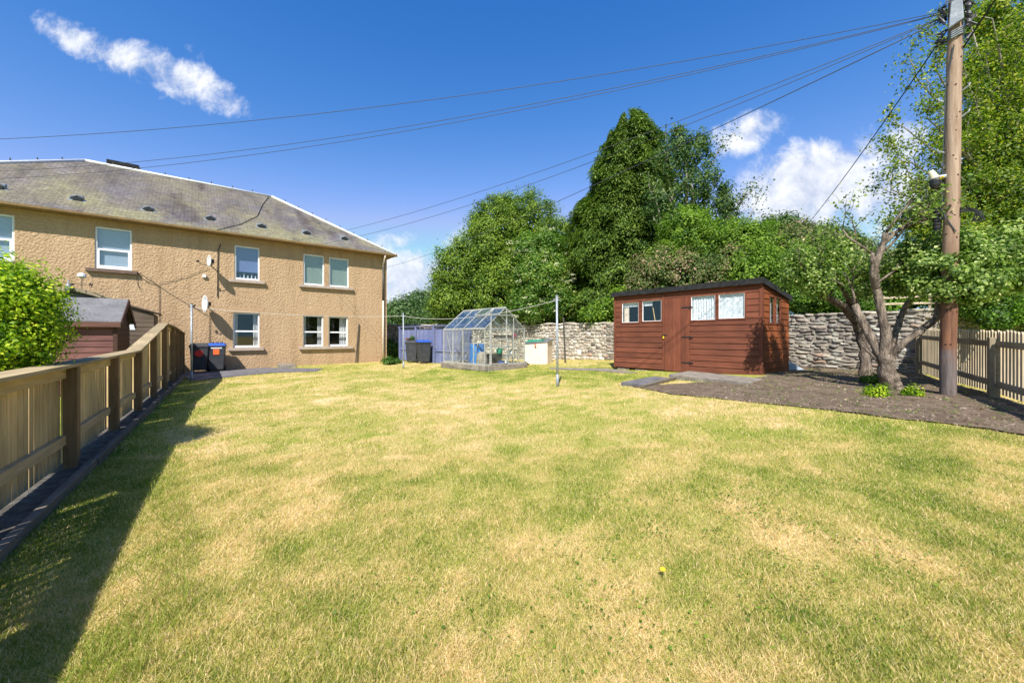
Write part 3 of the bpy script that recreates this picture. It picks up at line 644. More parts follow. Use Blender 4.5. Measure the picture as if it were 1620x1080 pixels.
for i in range(len(xs)-1):
    for j in range(len(zs)-1):
        cx, cz = (xs[i]+xs[i+1])/2, (zs[j]+zs[j+1])/2
        if any(w_[0] < cx < w_[1] and w_[2] < cz < w_[3] for w_ in wins): continue
        x0, x1, z0, z1 = xs[i], xs[i+1], zs[j], zs[j+1]
        mb.add([(x0, 0, z0), (x1, 0, z0), (x1, 0, z1), (x0, 0, z1)], [(0, 1, 2, 3)])
for (x0, x1, z0, z1, k_) in wins:
    d_ = .22
    mb.add([(x0, 0, z0), (x0, 0, z1), (x0, d_, z1), (x0, d_, z0)], [(0, 1, 2, 3)]); mb.add([(x1, 0, z0), (x1, d_, z0), (x1, d_, z1), (x1, 0, z1)], [(0, 1, 2, 3)])
    mb.add([(x0, 0, z1), (x1, 0, z1), (x1, d_, z1), (x0, d_, z1)], [(0, 1, 2, 3)]); mb.add([(x0, 0, z0), (x0, d_, z0), (x1, d_, z0), (x1, 0, z0)], [(0, 1, 2, 3)])
mb.add([(0, 0, -.6), (0, HDp, -.6), (0, HDp, EZ), (0, 0, EZ)], [(0, 1, 2, 3)]); mb.add([(-HL, 0, -.6), (-HL, 0, EZ), (-HL, HDp, EZ), (-HL, HDp, -.6)], [(0, 1, 2, 3)])
mb.add([(0, HDp, -.6), (-HL, HDp, -.6), (-HL, HDp, EZ), (0, HDp, EZ)], [(0, 1, 2, 3)])
mb.build('wall', 'roughcast', house)
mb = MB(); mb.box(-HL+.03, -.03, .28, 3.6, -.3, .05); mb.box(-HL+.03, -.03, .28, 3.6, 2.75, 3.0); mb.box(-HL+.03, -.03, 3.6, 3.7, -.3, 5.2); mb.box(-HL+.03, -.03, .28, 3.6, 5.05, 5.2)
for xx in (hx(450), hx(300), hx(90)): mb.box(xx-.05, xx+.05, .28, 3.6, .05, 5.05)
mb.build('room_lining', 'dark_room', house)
# smooth painted lintel bands and mullions round the ground floor windows
mb = MB(); mb.box(hx(361), hx(417), -.006, .02, 2.202, 2.42); mb.box(hx(472), hx(559), -.006, .02, 2.182, 2.40)
mb.box(hx(512)+.003, hx(520)-.003, -.006, .1, .802, 2.18); build_each(mb, 'lintel', 'band', house)
def curtain_mesh(x0, x1, y, z0, z1, folds=7, amp=.025):
    k = 6*folds; vs = []; 
    for i in range(k+1):
        x = x0+(x1-x0)*i/k; yy_ = y+amp*math.sin(2*math.pi*folds*i/k)+random.uniform(-.004, .004); vs += [(x, yy_, z0), (x+random.uniform(-.003, .003), yy_, z1)]
    return MB().add(vs, [(2*i, 2*i+2, 2*i+3, 2*i+1) for i in range(k)])
def house_window(x0, x1, z0, z1, kd):
    up = kd in 'abcde'; fw = .055; y0 = .035 if up else .07
    f = MB(); f.box(x0+.004, x0+fw, y0, y0+.07, z0+.004, z1-.004); f.box(x1-fw, x1-.004, y0, y0+.07, z0+.004, z1-.004)
    f.box(x0+fw, x1-fw, y0, y0+.07, z1-fw, z1-.004); f.box(x0+fw, x1-fw, y0, y0+.07, z0+.004, z0+fw+.025)
    w_ = f.build('window', 'white_frame', house, bev=.004)
    zm = z0+(z1-z0)*.47
    if kd in 'abfgh':
        s = MB(); s.box(x0+fw, x1-fw, y0+.008, y0+.06, zm-.03, zm+.03)
        if kd in 'ab':
            s.box(x0+fw, x0+fw+.05, y0+.004, y0+.05, z0+fw+.025, zm-.03); s.box(x1-fw-.05, x1-fw, y0+.004, y0+.05, z0+fw+.025, zm-.03); s.box(x0+fw+.05, x1-fw-.05, y0+.004, y0+.05, z0+fw+.025, z0+fw+.075)
        s.build('sash', 'white_frame', w_)
    MB().box(x0+fw-.01, x1-fw+.01, y0+.03, y0+.036, z0+fw, z1-fw+.01).build('pane', 'pane_house' if kd in 'fgh' else 'pane_sky', w_)
    if kd in 'fgh':
        c1 = curtain_mesh(x0+.03, x0+.17 if kd != 'h' else x0+.06, .3, z0-.05, z1+.05, 3).build('curtain', 'curtain', w_)
        c2 = curtain_mesh(x1-(.32 if kd == 'h' else .2), x1-.02, .3, z0-.05, z1+.05, 4).build('curtain', 'curtain', w_)
    else:
        bl = {'a': ('blind_grey', z0+.02), 'b': ('blind_grey', z0+.02), 'c': ('sky_reflect', z0+.34), 'd': ('blind_green', z0+.10), 'e': ('blind_green', z0+.05)}[kd]  # window c: blue panel carries the sky reflection as colour
        MB().box(x0+.04, x1-.04, y0+.1, y0+.115, bl[1], z1-.02).build('blind', bl[0], w_)
        if kd == 'c':
            vb = MB()
            for q in range(5): vb.lathe([(.02, z0+.08), (.03, z0+.13), (.015, z0+.18), (.02, z0+.22+.03*(q % 2))], x0+.2+.13*q, y0+.16, 8)
            build_each(vb, 'ornament', 'white_pl', w_)
    return w_
for w_ in wins: house_window(*w_)
def sill(u0, u1, z1, mat, t=.12, pr=.12): MB().box(hx(u0), hx(u1), -pr, .03, z1-t, z1).build('sill', mat, house, bev=.008)
sill(-60, 34, 3.529, 'sill_brown'); sill(136, 217.5, 3.529, 'sill_brown'); sill(362, 418.5, 3.509, 'sill_stone'); sill(473, 558, 3.499, 'sill_stone', .11)
sill(361, 417, .799, 'sill_stone'); sill(473, 557.5, .799, 'sill_stone')
# roof
h = 4.33; RZ = 8.38; oh = .34; ez = EZ+.03; slope = (RZ-ez)/(h+oh)
A_, B_, C_, D_ = (-HL-oh, -oh, ez), (oh, -oh, ez), (oh, HDp+oh, ez), (-HL-oh, HDp+oh, ez); P1, P2 = (-HL+h, h, RZ), (-h, h, RZ)
me = bpy.data.meshes.new('roof'); me.from_pydata([A_, B_, C_, D_, P1, P2], [], [(0, 1, 5, 4), (1, 2, 5), (2, 3, 4, 5), (3, 0, 4)])
uv = me.uv_layers.new(name='UVMap')
sl = math.hypot(1, slope)
for p in me.polygons:
    nrm = p.normal; hzn = Vector((-nrm.y, nrm.x, 0)).normalized() if True else None
    for li in p.loop_indices:
        co = me.vertices[me.loops[li].vertex_index].co; uv.data[li].uv = (co.dot(hzn), (co.z-ez)*sl/slope)
me.materials.append(M['slate']); roof = bpy.data.objects.new('roof', me); C.objects.link(roof); roof.parent = house
sm = roof.modifiers.new('thick', 'SOLIDIFY'); sm.thickness = .05; sm.offset = -1
def ridge(a, b2, nm='ridge_cap'):
    a, b2 = Vector(a), Vector(b2); r_ = MB(); r_.tube([a+Vector((0, 0, .02)), b2+Vector((0, 0, .02))], .06, 8); r_.build(nm, 'white_metal', roof, True)
    L = (b2-a).length; k_ = int(L/.75); c_ = MB()
    for i in range(1, k_): p = a.lerp(b2, i/k_); c_.tube([p+Vector((0, 0, .05)), p+Vector((0, 0, .17))], .02, 5)
    build_each(c_, 'ridge_clip', 'pipe_dark', roof)
ridge(P1, P2); ridge(P2, B_); ridge(P1, A_); ridge(P2, C_); ridge(P1, D_)
cz_ = MB().box(-10.25, -9.35, 4.75, 5.35, 7.6, 8.60).build('chimney', 'terracotta', roof); MB().box(-10.3, -9.3, 4.7, 5.4, 8.60, 8.76).build('chimney_cap', 'felt_black', roof)
for u_, v_ in ((-3, 308), (122, 328), (235, 346), (333, 359), (414, 372), (485, 382.5), (545, 391)):
    x = hx(u_); x = along(u_, HC-WN*.55, WD); y = .55; z = ez+(y+oh)*slope
    vm = MB(); vm.tube([(x-.17, y+.02, z), (x-.13, y-.03, z+.10), (x, y-.05, z+.15), (x+.13, y-.03, z+.10), (x+.17, y+.02, z)], .035, 6); 
    vm.hexa([(x-.16, y-.02, z-.02), (x+.16, y-.02, z-.02), (x+.16, y+.35, z+.2), (x-.16, y+.35, z+.2), (x-.1, y-.0, z+.13), (x+.1, y-.0, z+.13), (x+.08, y+.34, z+.26), (x-.08, y+.34, z+.26)])
    vo_ = vm.build('roof_vent', 'steel', roof); MB().box(x-.11, x+.11, y-.06, y-.025, z, z+.09).build('vent_grille', 'black', roof); 
    fl = MB().hexa([(x-.21, y-.09, z-.11), (x+.21, y-.09, z-.11), (x+.21, y+.08, z+.04), (x-.21, y+.08, z+.04), (x-.21, y-.10, z-.075), (x+.21, y-.10, z-.075), (x+.21, y+.07, z+.065), (x-.21, y+.07, z+.065)]); fl.build('vent_flashing', 'galv', roof)
# soffit, fascia, gutter
mb = MB(); mb.box(-HL-oh+.02, oh-.02, -oh+.04, -.002, EZ-.04, EZ-.005); mb.box(.002, oh-.04, 0, HDp, EZ-.04, EZ-.005); mb.build('soffit', 'gutter', house)
gt = MB()
prof = [(-.055, .045), (-.05, -.02), (-.02, -.055), (.02, -.055), (.05, -.02), (.055, .045), (.045, .045), (.03, -.02), (0, -.04), (-.03, -.02), (-.045, .045)]
gt.prism([(-oh-.03+a_, ez-.03+b_) for a_, b_ in prof], 'x', -HL-oh, oh+.03); gt.build('gutter', 'gutter', house)
dx_ = hx(605); MB().tube([(dx_, -oh-.02, ez-.07), (dx_, -oh+.02, ez-.2), (dx_, -.09, ez-.45), (dx_, -.09, ez-.6)], .045, 10).build('downpipe_neck', 'pipe_pale', house, True)
MB().tube([(dx_, -.09, ez-.6), (dx_, -.09, 3.0)], .045, 10).build('downpipe', 'pipe_dark', house, True); MB().tube([(dx_, -.09, 3.0), (dx_, -.09, .0)], .042, 10).build('downpipe', 'pipe_pale', house, True)
# wall cables and small fixings
def wallpt(u, v, y=-.03): s = hx(u); return (s, y, hzv(u, v))
cb = MB(); cb.tube([wallpt(349, 386, -.05), wallpt(345, 397), wallpt(344.5, 420), wallpt(344, 470)], .014, 6); cb.tube([wallpt(332, 492), wallpt(331.5, 545)], .008, 6)
cb.tube([wallpt(217, 432), wallpt(232, 446), wallpt(246, 450), wallpt(252, 451), wallpt(252.5, 512)], .007, 5); cb.tube([wallpt(217, 432), wallpt(217, 448), wallpt(222, 458)], .007, 5); cb.tube([wallpt(252, 449), wallpt(300, 436), wallpt(330, 424)], .006, 4)
cb.tube([wallpt(218, 430), wallpt(270, 465), wallpt(330, 500)], .006, 4); cb.tube([wallpt(232, 446), wallpt(238, 440), wallpt(249, 452)], .006, 4)
build_each(cb, 'wall_cable', 'cable', house)
MB().box(*[wallpt(320, 436)[0], wallpt(326, 436)[0]], -.08, -.002, hzv(323, 439), hzv(323, 434.5)).build('cable_bracket', 'white_pl', house)
cb = MB(); x, y, z = (-h, h, RZ); cb.tube([(-h-.1, h, RZ+.03), (-h-.55, 3.0, ez+(3.0+oh)*slope+.03), (-h-.9, 1.6, ez+(1.6+oh)*slope+.03), (-h-1.6, .5, ez+(.5+oh)*slope+.03), (-h-2.4, -.3, ez+.06)], .012, 5); cb.build('roof_cable', 'cable', roof)
MB().box(hx(438), hx(462), -.9, -.02, -.2, .10).build('door_step', 'concrete', house, bev=.01)

# satellite dishes (edge on from here)
def sat_dish(u, v, dia, label):
    s = hx(u); zc = hzv(u, v); r = dia/2
    root = empty('satellite_dish', tuple(HC.to_3d()+Vector((WD.x*s, WD.y*s, zc))+Vector((WN.x, WN.y, 0))*.48), math.atan2(-.60, -.80)+.30, label, 'satellite dish')
    d_ = MB(); nR, nA = 6, 28                              # shallow bowl facing local +x
    vs = [(-.0, 0, 0)]; fs = []
    for i in range(1, nR+1):
        rr = r*i/nR
        for j in range(nA): a = 2*math.pi*j/nA; vs.append((.16*dia*(i/nR)**2, rr*math.cos(a)*.95, rr*math.sin(a)))
    for j in range(nA): fs.append((0, 1+j, 1+(j+1) % nA))
    for i in range(nR-1):
        for j in range(nA): fs.append((1+i*nA+j, 1+(i+1)*nA+j, 1+(i+1)*nA+(j+1) % nA, 1+i*nA+(j+1) % nA))
    o_ = MB().add(vs, fs).build('reflector', 'dish', root, True); sm_ = o_.modifiers.new('t', 'SOLIDIFY'); sm_.thickness = .012
    MB().tube([(0, 0, -r*.85), (.25, 0, -r*.8), (.42, 0, -r*.35)], .011, 6).build('feed_arm', 'pipe_dark', root)
    MB().tube([(.44, 0, -r*.35), (.36, 0, -r*.2)], .03, 10).build('receiver', 'black', root)
    # bracket back to the wall: wall normal in local space
    rz = root.rotation_euler.z; wn_ = Vector((-WN.x, -WN.y, 0)); wn_.rotate(Matrix.Rotation(-rz, 3, 'Z'))
    MB().tube([(0, 0, 0), (-.07, 0, 0), tuple(Vector((-.05, 0, -.04))+wn_*.25), tuple(Vector((-.02, 0, -.10))+wn_*.46)], .022, 8).build('bracket', 'black', root)
    MB().box(-.09, -.01, -.05, .05, -.07, .07).build('clamp', 'black', root)
sat_dish(333, 416, .42, 'smaller upper satellite dish fixed to the tan house wall under the eaves')
sat_dish(328, 482, .62, 'larger lower satellite dish on the tan house wall above the wheelie bins')
# drain rod leaning on wall
p0 = hpt(hx(561.5), .10); p1 = hpt(hx(567.5), .04)
o = MB().tube([(p0[0], p0[1], g(*p0)), (p1[0], p1[1], 1.83)], .03, 8).build('leaning_rod', 'pipe_dark'); tag(o, 'dark rod leaning against the house wall right of the ground floor windows', 'rod')

# ------------------------------------------------------------------ wheelie bins
def bin_(loc, rz, label, lid='blue', sticker=None, group='wheelie bins', sc=1.0):
    t = empty('wheelie_bin', loc, rz, label, 'wheelie bin', group)
    b_ = MB(); w0, w1, d0, d1, hh_ = .21*sc, .27*sc, .22*sc, .29*sc, .94
    b_.hexa([(-w0, -d0, .06), (w0, -d0, .06), (w0, d0, .06), (-w0, d0, .06), (-w1, -d1, hh_), (w1, -d1, hh_), (w1, d1, hh_), (-w1, d1, hh_)])
    b_.box(-w1-.02, w1+.02, -d1-.02, d1+.02, hh_-.05, hh_); b_.build('body', 'bin', t, bev=.02)
    l = MB(); l.hexa([(-w1-.03, -d1-.04, hh_+.003), (w1+.03, -d1-.04, hh_+.003), (w1+.03, d1+.02, hh_+.003), (-w1-.03, d1+.02, hh_+.003), (-w1*.85, -d1*.8, hh_+.09), (w1*.85, -d1*.8, hh_+.09), (w1*.85, d1, hh_+.11), (-w1*.85, d1, hh_+.11)]); l.build('lid', lid, t, bev=.02)
    MB().tube([(-w1, d1+.07, hh_), (w1, d1+.07, hh_)], .017, 8).build('handle', 'black', t)
    for s in (-1, 1): MB().tube([(s*(w0-.02), d0+.02, .1), (s*(w0+.05), d0+.02, .1)], .1, 16).build('wheel', 'black', t)
    if sticker:
        yb = -(d0+(d1-d0)*(.72-.06)/(hh_-.06))-.004
        if sticker == 'orange': MB().box(-.09, .09, yb-.006, yb+.01, .62, .82).build('sticker', 'orange', t); MB().box(-.17, .17, yb-.006-.01, yb+.01, .84, .88).build('label_strip', 'white_pl', t)
        else:
            MB().tube([(0, yb-.008, .68), (0, yb+.02, .68)], .12, 20).build('sticker', 'red', t)
    return t
px, py = hpt(hx(316), .62); bin_((px, py, g(px, py)+.02), hz-.1, 'dark wheelie bin with a dark lid and round red sticker by the fence end', 'bin', 'red')
px, py = hpt(hx(342), .62); bin_((px, py, g(px, py)+.02), hz-.1, 'dark wheelie bin with a blue lid and square orange sticker against the house wall', 'blue', 'orange')
cx_, cy_ = px, py
for i, q in enumerate((-.12, .02, .14)):
    pt = (px+q*WD.x, py+q*WD.y); o = MB().lathe([(.03, 0), (.045, .02), (.03, .05)], 0, 0, 8).build('stone', 'black', None, loc=(pt[0], pt[1], g(px, py)+1.06)); tag(o, ('leftmost', 'middle', 'rightmost')[i]+' of the three small dark stones lying on the blue bin lid', 'stone', 'stones on the blue bin lid')

# ------------------------------------------------------------------ left fence
fz = math.atan2(FD.y, FD.x)-math.pi/2                          # local +y runs along the fence, +x faces the lawn
lf = empty('picket_fence', (FO.x, FO.y, 0), fz, 'pale timber fence with flat cap rail left of the lawn, rising near the house', 'fence')
posts = [-7.28, -5.46, -3.64, -1.82, 0, 1.82, 3.64, 5.46, 7.28, 9.1, 10.3, 11.4, 12.4]
def ftop(s): return CZ+np.interp(s, [-8, 0, 3.4, 7.28, 9.1, 12.6], [-.27, -.25, -.22, .34, .30, .12])
def fg(s): return g(*fpt(s, 0))
for i, s in enumerate(posts):
    zt = float(ftop(s))-.045
    MB().box(-.005, .095, s-.05, s+.05, fg(s)-.1, zt-(.0)).build('post', 'post_wood', lf, bev=.004)
for a, b2 in zip(posts[:-1], posts[1:]):
    pk = MB(); s = a+.075; sp = .108; wp_ = .093 if a > -2 else .082
    while s < b2-.05:
        zt = float(ftop(s))-.05; pk.hexa([(-.045, s, fg(s)+.04), (-.025, s, fg(s)+.04), (-.025, s+wp_, fg(s)+.04), (-.045, s+wp_, fg(s)+.04), (-.045, s, zt), (-.025, s, zt), (-.025, s+wp_, zt), (-.045, s+wp_, zt)]); s += sp+random.uniform(-.004, .004)
    pk.build('pickets', 'pale_wood', lf)
    for off, hgt in ((-.09, .10), (None, .09)):
        r_ = MB(); za = (float(ftop(a))-.155) if off else fg(a)+.24; zb = (float(ftop(b2))-.155) if off else fg(b2)+.24
        y0_, y1_ = a+.053, b2-.053
        r_.hexa([(-.022, y0_, za), (.02, y0_, za), (.02, y1_, zb), (-.022, y1_, zb), (-.022, y0_, za+hgt), (.02, y0_, za+hgt), (.02, y1_, zb+hgt), (-.022, y1_, zb+hgt)]); r_.build('rail', 'pale_rail', lf)
cp = MB(); cps = [-7.35, -5.4, -3.6, -1.8, 0, 1.8, 3.4, 5.4, 7.3, 9.1, 12.5]
for a, b2 in zip(cps[:-1], cps[1:]):
    za, zb = float(ftop(a))-.043, float(ftop(b2))-.043
    cp.hexa([(-.075, a, za), (.11, a, za), (.11, b2-.004, zb), (-.075, b2-.004, zb), (-.075, a, za+.035), (.11, a, za+.03), (.11, b2-.004, zb+.03), (-.075, b2-.004, zb+.035)])
cp.build('cap_rail', 'cap_wood', lf)
kb = MB(); s = -7.3
while s < 10.5:
    l = 2.4; s1 = min(s+l, 10.5); j = random.uniform(-.02, .02)
    kb.hexa([(.20+j, s, fg(s)-.1), (.25+j, s, fg(s)-.1), (.25-j, s1-.02, fg(s1)-.1), (.20-j, s1-.02, fg(s1)-.1), (.20+j, s, fg(s)+.09), (.25+j, s, fg(s)+.085), (.25-j, s1-.02, fg(s1)+.085), (.20-j, s1-.02, fg(s1)+.09)]); s = s1
ko = kb.build('kerb_board', 'kerb_wood', None, bev=.006); ko.location = (FO.x, FO.y, 0); ko.rotation_euler = (0, 0, fz); tag(ko, 'old dark timber edging board along the foot of the left fence', 'edging')

# ------------------------------------------------------------------ right fence
rz_ = math.atan2(RD.y, RD.x)-math.pi/2
rf = empty('picket_fence', (RO.x, RO.y, 0), rz_, 'low weathered grey picket fence with round topped pales behind the telegraph pole', 'fence')
def rg(s): return g(*rpt(s, 0))
def rt(s): return 1.43-.022*s
rp = [0.0, 2.7, 5.2, 7.0, 9.2]; rp[2] = 4.55; rp = [0.05, 2.35, 4.35, 6.4, 8.5]
for s in rp: MB().box(-.03, .075, s-.055, s+.055, rg(s)-.1, rt(s)-.10).build('post', 'old_rail', rf, bev=.006)
for a, b2 in zip(rp[:-1], rp[1:]):
    pk = MB(); s = a-.02
    while s < b2-.04:
        zt = rt(s)+random.uniform(-.012, .012); zb = rg(s)+.06; w_ = .068
        prof = [(s, zb), (s+w_, zb), (s+w_, zt-.035), (s+w_*.8, zt-.01), (s+w_*.5, zt), (s+w_*.2, zt-.01), (s, zt-.035)]
        pk.prism(prof, 'x', -.052, -.033); s += .112+random.uniform(-.005, .005)
    pk.build('pickets', 'old_picket', rf)
    for dz, hgt in ((-.24, .085), (-.83, .085)):
        MB().hexa([(-.031, a+.057, rt(a)+dz), (.01, a+.057, rt(a)+dz), (.01, b2-.057, rt(b2)+dz), (-.031, b2-.057, rt(b2)+dz), (-.031, a+.057, rt(a)+dz+hgt), (.01, a+.057, rt(a)+dz+hgt), (.01, b2-.057, rt(b2)+dz+hgt), (-.031, b2-.057, rt(b2)+dz+hgt)]).build('rail', 'old_rail', rf)

# ------------------------------------------------------------------ red shed
sz0 = .30; sW, sD, sH = 4.05, 1.95, 2.22; srz = math.atan2(SHD.y, SHD.x)
shed = empty('garden_shed', (SHO.x, SHO.y, sz0), srz, 'red brown timber shed with a black felt pent roof in front of the stone wall', 'shed')
def sx_(u): return along(u, SHO, SHD)
def szv(u, v): s = sx_(u); return CZ+(HV-v)/F*(SHO.y+SHD.y*s)-sz0
swin = [(sx_(985), sx_(1011), szv(998, 510), szv(998, 479), 1), (sx_(1017), sx_(1047), szv(1032, 508), szv(1032, 475.5), 2), (sx_(1094), sx_(1132), szv(1113, 506), szv(1113, 468), 3), (sx_(1137.5), sx_(1178.5), szv(1158, 503.5), szv(1158, 464.5), 4)]
sdoor = (sx_(1052), sx_(1092), .0, szv(1072, 471)); holes = [(a-.03, b2+.03, c_-.03, d_+.03) for a, b2, c_, d_, _ in swin]+[(sdoor[0], sdoor[1], -1, sdoor[3])]
bh = .152
def clad(x0, x1, z0, z1, holes, topf=None):
    mb = MB(); z = z0
    while z < z1-.01:
        zt = min(z+bh, z1); segs = [(x0, x1)]
        cuts = sorted({z, zt} | {q for h_ in holes for q in (h_[2], h_[3]) if z < q < zt})
        for c0, c1 in zip(cuts[:-1], cuts[1:]):
            cm = (c0+c1)/2; segs = [(x0, x1)]
            for h_ in holes:
                if h_[2] < cm < h_[3]:
                    ns_ = []
                    for a, b2 in segs:
                        if h_[1] <= a or h_[0] >= b2: ns_.append((a, b2)); continue
                        if h_[0] > a: ns_.append((a, h_[0]))
                        if h_[1] < b2: ns_.append((h_[1], b2))
                    segs = ns_
            for a, b2 in segs:
                pr0 = .022-.014*(c0-z)/bh; pr1 = .022-.014*(c1-z)/bh
                mb.hexa([(a, -pr0, c0+(.0)), (b2, -pr0, c0), (b2, .01, c0), (a, .01, c0), (a, -pr1, c1-.0005-(.006 if c1 == zt else 0)), (b2, -pr1, c1-.0005-(.006 if c1 == zt else 0)), (b2, .01, c1-.0005), (a, .01, c1-.0005)])
        z = zt
    return mb
clad(.02, sW-.02, .02, sH, holes).build('front_wall', 'shed_red', shed)
# side wall (right end) boards, top slopes to the back; windows 2
swr = [(.45, .80, 1.28, 1.90), (.92, 1.27, 1.28, 1.90)]
sb = clad(.0, sD, .02, 1.98, [(a-.02, b2+.02, c_-.02, d_+.02) for a, b2, c_, d_ in swr])
sb.v = [(sW-y_, x_, z_) if True else 0 for (x_, y_, z_) in sb.v]; sb.f = [f_ for f_ in sb.f]
def wedge(mbx, xface):
    for k_ in range(2):
        z0 = 1.98+k_*.12; 
    return mbx
sb.hexa([(sW-.01, 0, 1.975), (sW+.02, 0, 1.975), (sW+.02, sD, 1.975), (sW-.01, sD, 1.975), (sW-.01, 0, sH), (sW+.008, 0, sH), (sW+.008, sD, 1.98), (sW-.01, sD, 1.98)])
sb.build('end_wall', 'shed_red_y', shed)
bk = MB(); bk.box(.0, .03, 0.012, sD, 0, sH-.25); bk.box(0, sW, sD-.03, sD, 0, sH-.25); bk.box(.03, sW-.03, .03, sD-.03, -.02, .0); bk.build('back_wall', 'shed_red', shed)
tr = MB(); tr.box(-.012, .05, -.035, -.0, 0, sH); tr.box(sW-.045, sW+.03, -.035, -.0, 0, sH); tr.box(sW+.0, sW+.03, .0, .045, 0, sH-.01); tr.box(sx_(1048.5), sdoor[0]-.003, -.03, -.0, .02, sH-.1); build_each(tr, 'corner_trim', 'shed_red_z', shed)
rf_ = MB(); rf_.hexa([(-.06, -.10, sH+.005), (sW+.07, -.10, sH+.005), (sW+.07, sD+.08, sH-.275), (-.06, sD+.08, sH-.275), (-.06, -.10, sH+.06), (sW+.07, -.10, sH+.06), (sW+.07, sD+.08, sH-.22), (-.06, sD+.08, sH-.22)])
rf_.box(-.065, sW+.075, -.115, -.075, sH-.05, sH+.085); rf_.hexa([(sW+.04, -.07, sH-.06), (sW+.075, -.07, sH-.06), (sW+.075, sD+.08, sH-.34), (sW+.04, sD+.08, sH-.34), (sW+.04, -.07, sH+.08), (sW+.075, -.07, sH+.08), (sW+.075, sD+.08, sH-.21), (sW+.04, sD+.08, sH-.21)])
rf_.build('roof', 'felt_black', shed)
dr = MB(); x = sdoor[0]+.004; nb_ = 6; wb = (sdoor[1]-sdoor[0]-.008)/nb_
for i in range(nb_): dr.box(x+i*wb+.003, x+(i+1)*wb-.003, -.034, .0, .0, sdoor[3]-.01)
dr.box(sdoor[0]+.004, sdoor[1]-.004, -.030, -.001, .001, sdoor[3]-.012)
door = dr.build('door', 'shed_red_z', shed)
hg = MB()
for z in (1.72, .93, .25): hg.box(sdoor[1]-.22, sdoor[1]+.09, -.042, -.035, z-.015, z+.015); hg.tube([(sdoor[1], -.045, z-.04), (sdoor[1], -.045, z+.04)], .012, 8)
build_each(hg, 'hinge', 'black', door); MB().box(sdoor[0]-.07, sdoor[0]+.07, -.045, -.036, .97, 1.0).build('hasp', 'black', door); MB().box(sdoor[0]-.03, sdoor[0]+.0, -.065, -.046, .89, .96).build('padlock', 'yellow', door)
for (a, b2, c_, d_, kd) in swin:
    f = MB(); t_ = .035; f.box(a-.03, a, -.03, .02, c_-.03, d_+.03); f.box(b2, b2+.03, -.03, .02, c_-.03, d_+.03); f.box(a, b2, -.03, .02, d_, d_+.03); f.box(a, b2, -.03, .02, c_-.03, c_)
    w_ = f.build('window', 'shed_red_z', shed)
    f = MB(); f.box(a, a+.014, -.02, .01, c_, d_); f.box(b2-.014, b2, -.02, .01, c_, d_); f.box(a+.014, b2-.014, -.02, .01, d_-.014, d_); f.box(a+.014, b2-.014, -.02, .01, c_, c_+.014); f.build('beading', 'white_frame', w_)
    MB().box(a+.01, b2-.01, -.008, -.004, c_+.01, d_-.01).build('pane', 'pane_house', w_)
    if kd == 1: curtain_mesh(a+.02, a+.19, .06, c_-.02, d_, 3, .012).build('curtain', M['cream'], w_); curtain_mesh(a+.01, b2-.01, .04, d_-.12, d_, 6, .008).build('pelmet', 'lace', w_)
    if kd == 2: curtain_mesh(a+.01, a+.28, .04, d_-.14, d_, 5, .008).build('pelmet', 'lace', w_); MB().tube([(a+.24, .12, d_-.13), (a+.34, .12, c_-.1)], .012, 6).build('handle_stick', 'pale_wood', w_)
    if kd >= 3: curtain_mesh(a+.01, b2-.01, .03, c_+.01, d_, 9 if kd == 3 else 3, .014 if kd == 3 else .003).build('curtain', 'lace', w_)
for (a, b2, c_, d_) in swr:
    f = MB(); f.box(sW-.01, sW+.026, a-.02, a+.012, c_, d_); f.box(sW-.01, sW+.026, b2-.012, b2+.02, c_, d_); f.box(sW-.01, sW+.026, a-.02, b2+.02, d_, d_+.02); f.box(sW-.01, sW+.026, a-.02, b2+.02, c_-.02, c_)
    w_ = f.build('window', 'shed_red_z', shed); MB().box(sW+.002, sW+.006, a+.01, b2-.01, c_, d_).build('pane', 'pane_house', w_); MB().box(sW-.06, sW-.05, a, b2, c_, d_).build('curtain', 'lace', w_)
bs_ = MB()
for x in np.arange(.1, sW, .62): bs_.box(x, x+.4, .0, .15, -.22, -.024)
bs_.box(.02, sW-.02, .16, sD-.02, -.25, -.03); bs_.box(sW-.12, sW-.0, .0, sD, -.22, -.024); bs_.build('base', 'concrete', shed)
# slabs in front of the shed
def slab(name, poly, z, t, mat, label):
    k_ = len(poly); o_ = MB().prism(poly[::1], 'z', z-t, z).build(name, mat, None, bev=.012); return tag(o_, label, 'slab')
zA = g(*slab_polyA[0])+.06
slab('concrete_slab', slab_polyA, zA, .2, 'concrete', 'long raised concrete step in front of the red shed door')
slab('paving_slab', slab_polyB, g(*slab_polyB[0])+.035, .1, 'slab_dark', 'dark flat paving slab on the grass left of the shed step')
eb0, eb1 = gp(1068, 601), gp(1016, 614)
o = MB().tube([(eb0[0], eb0[1], g(*eb0)+.05), (eb1[0], eb1[1], g(*eb1)+.03)], .045, 4).build('edging_board', 'kerb_wood'); tag(o, 'short timber edging board between paving slab and soil bed', 'edging')

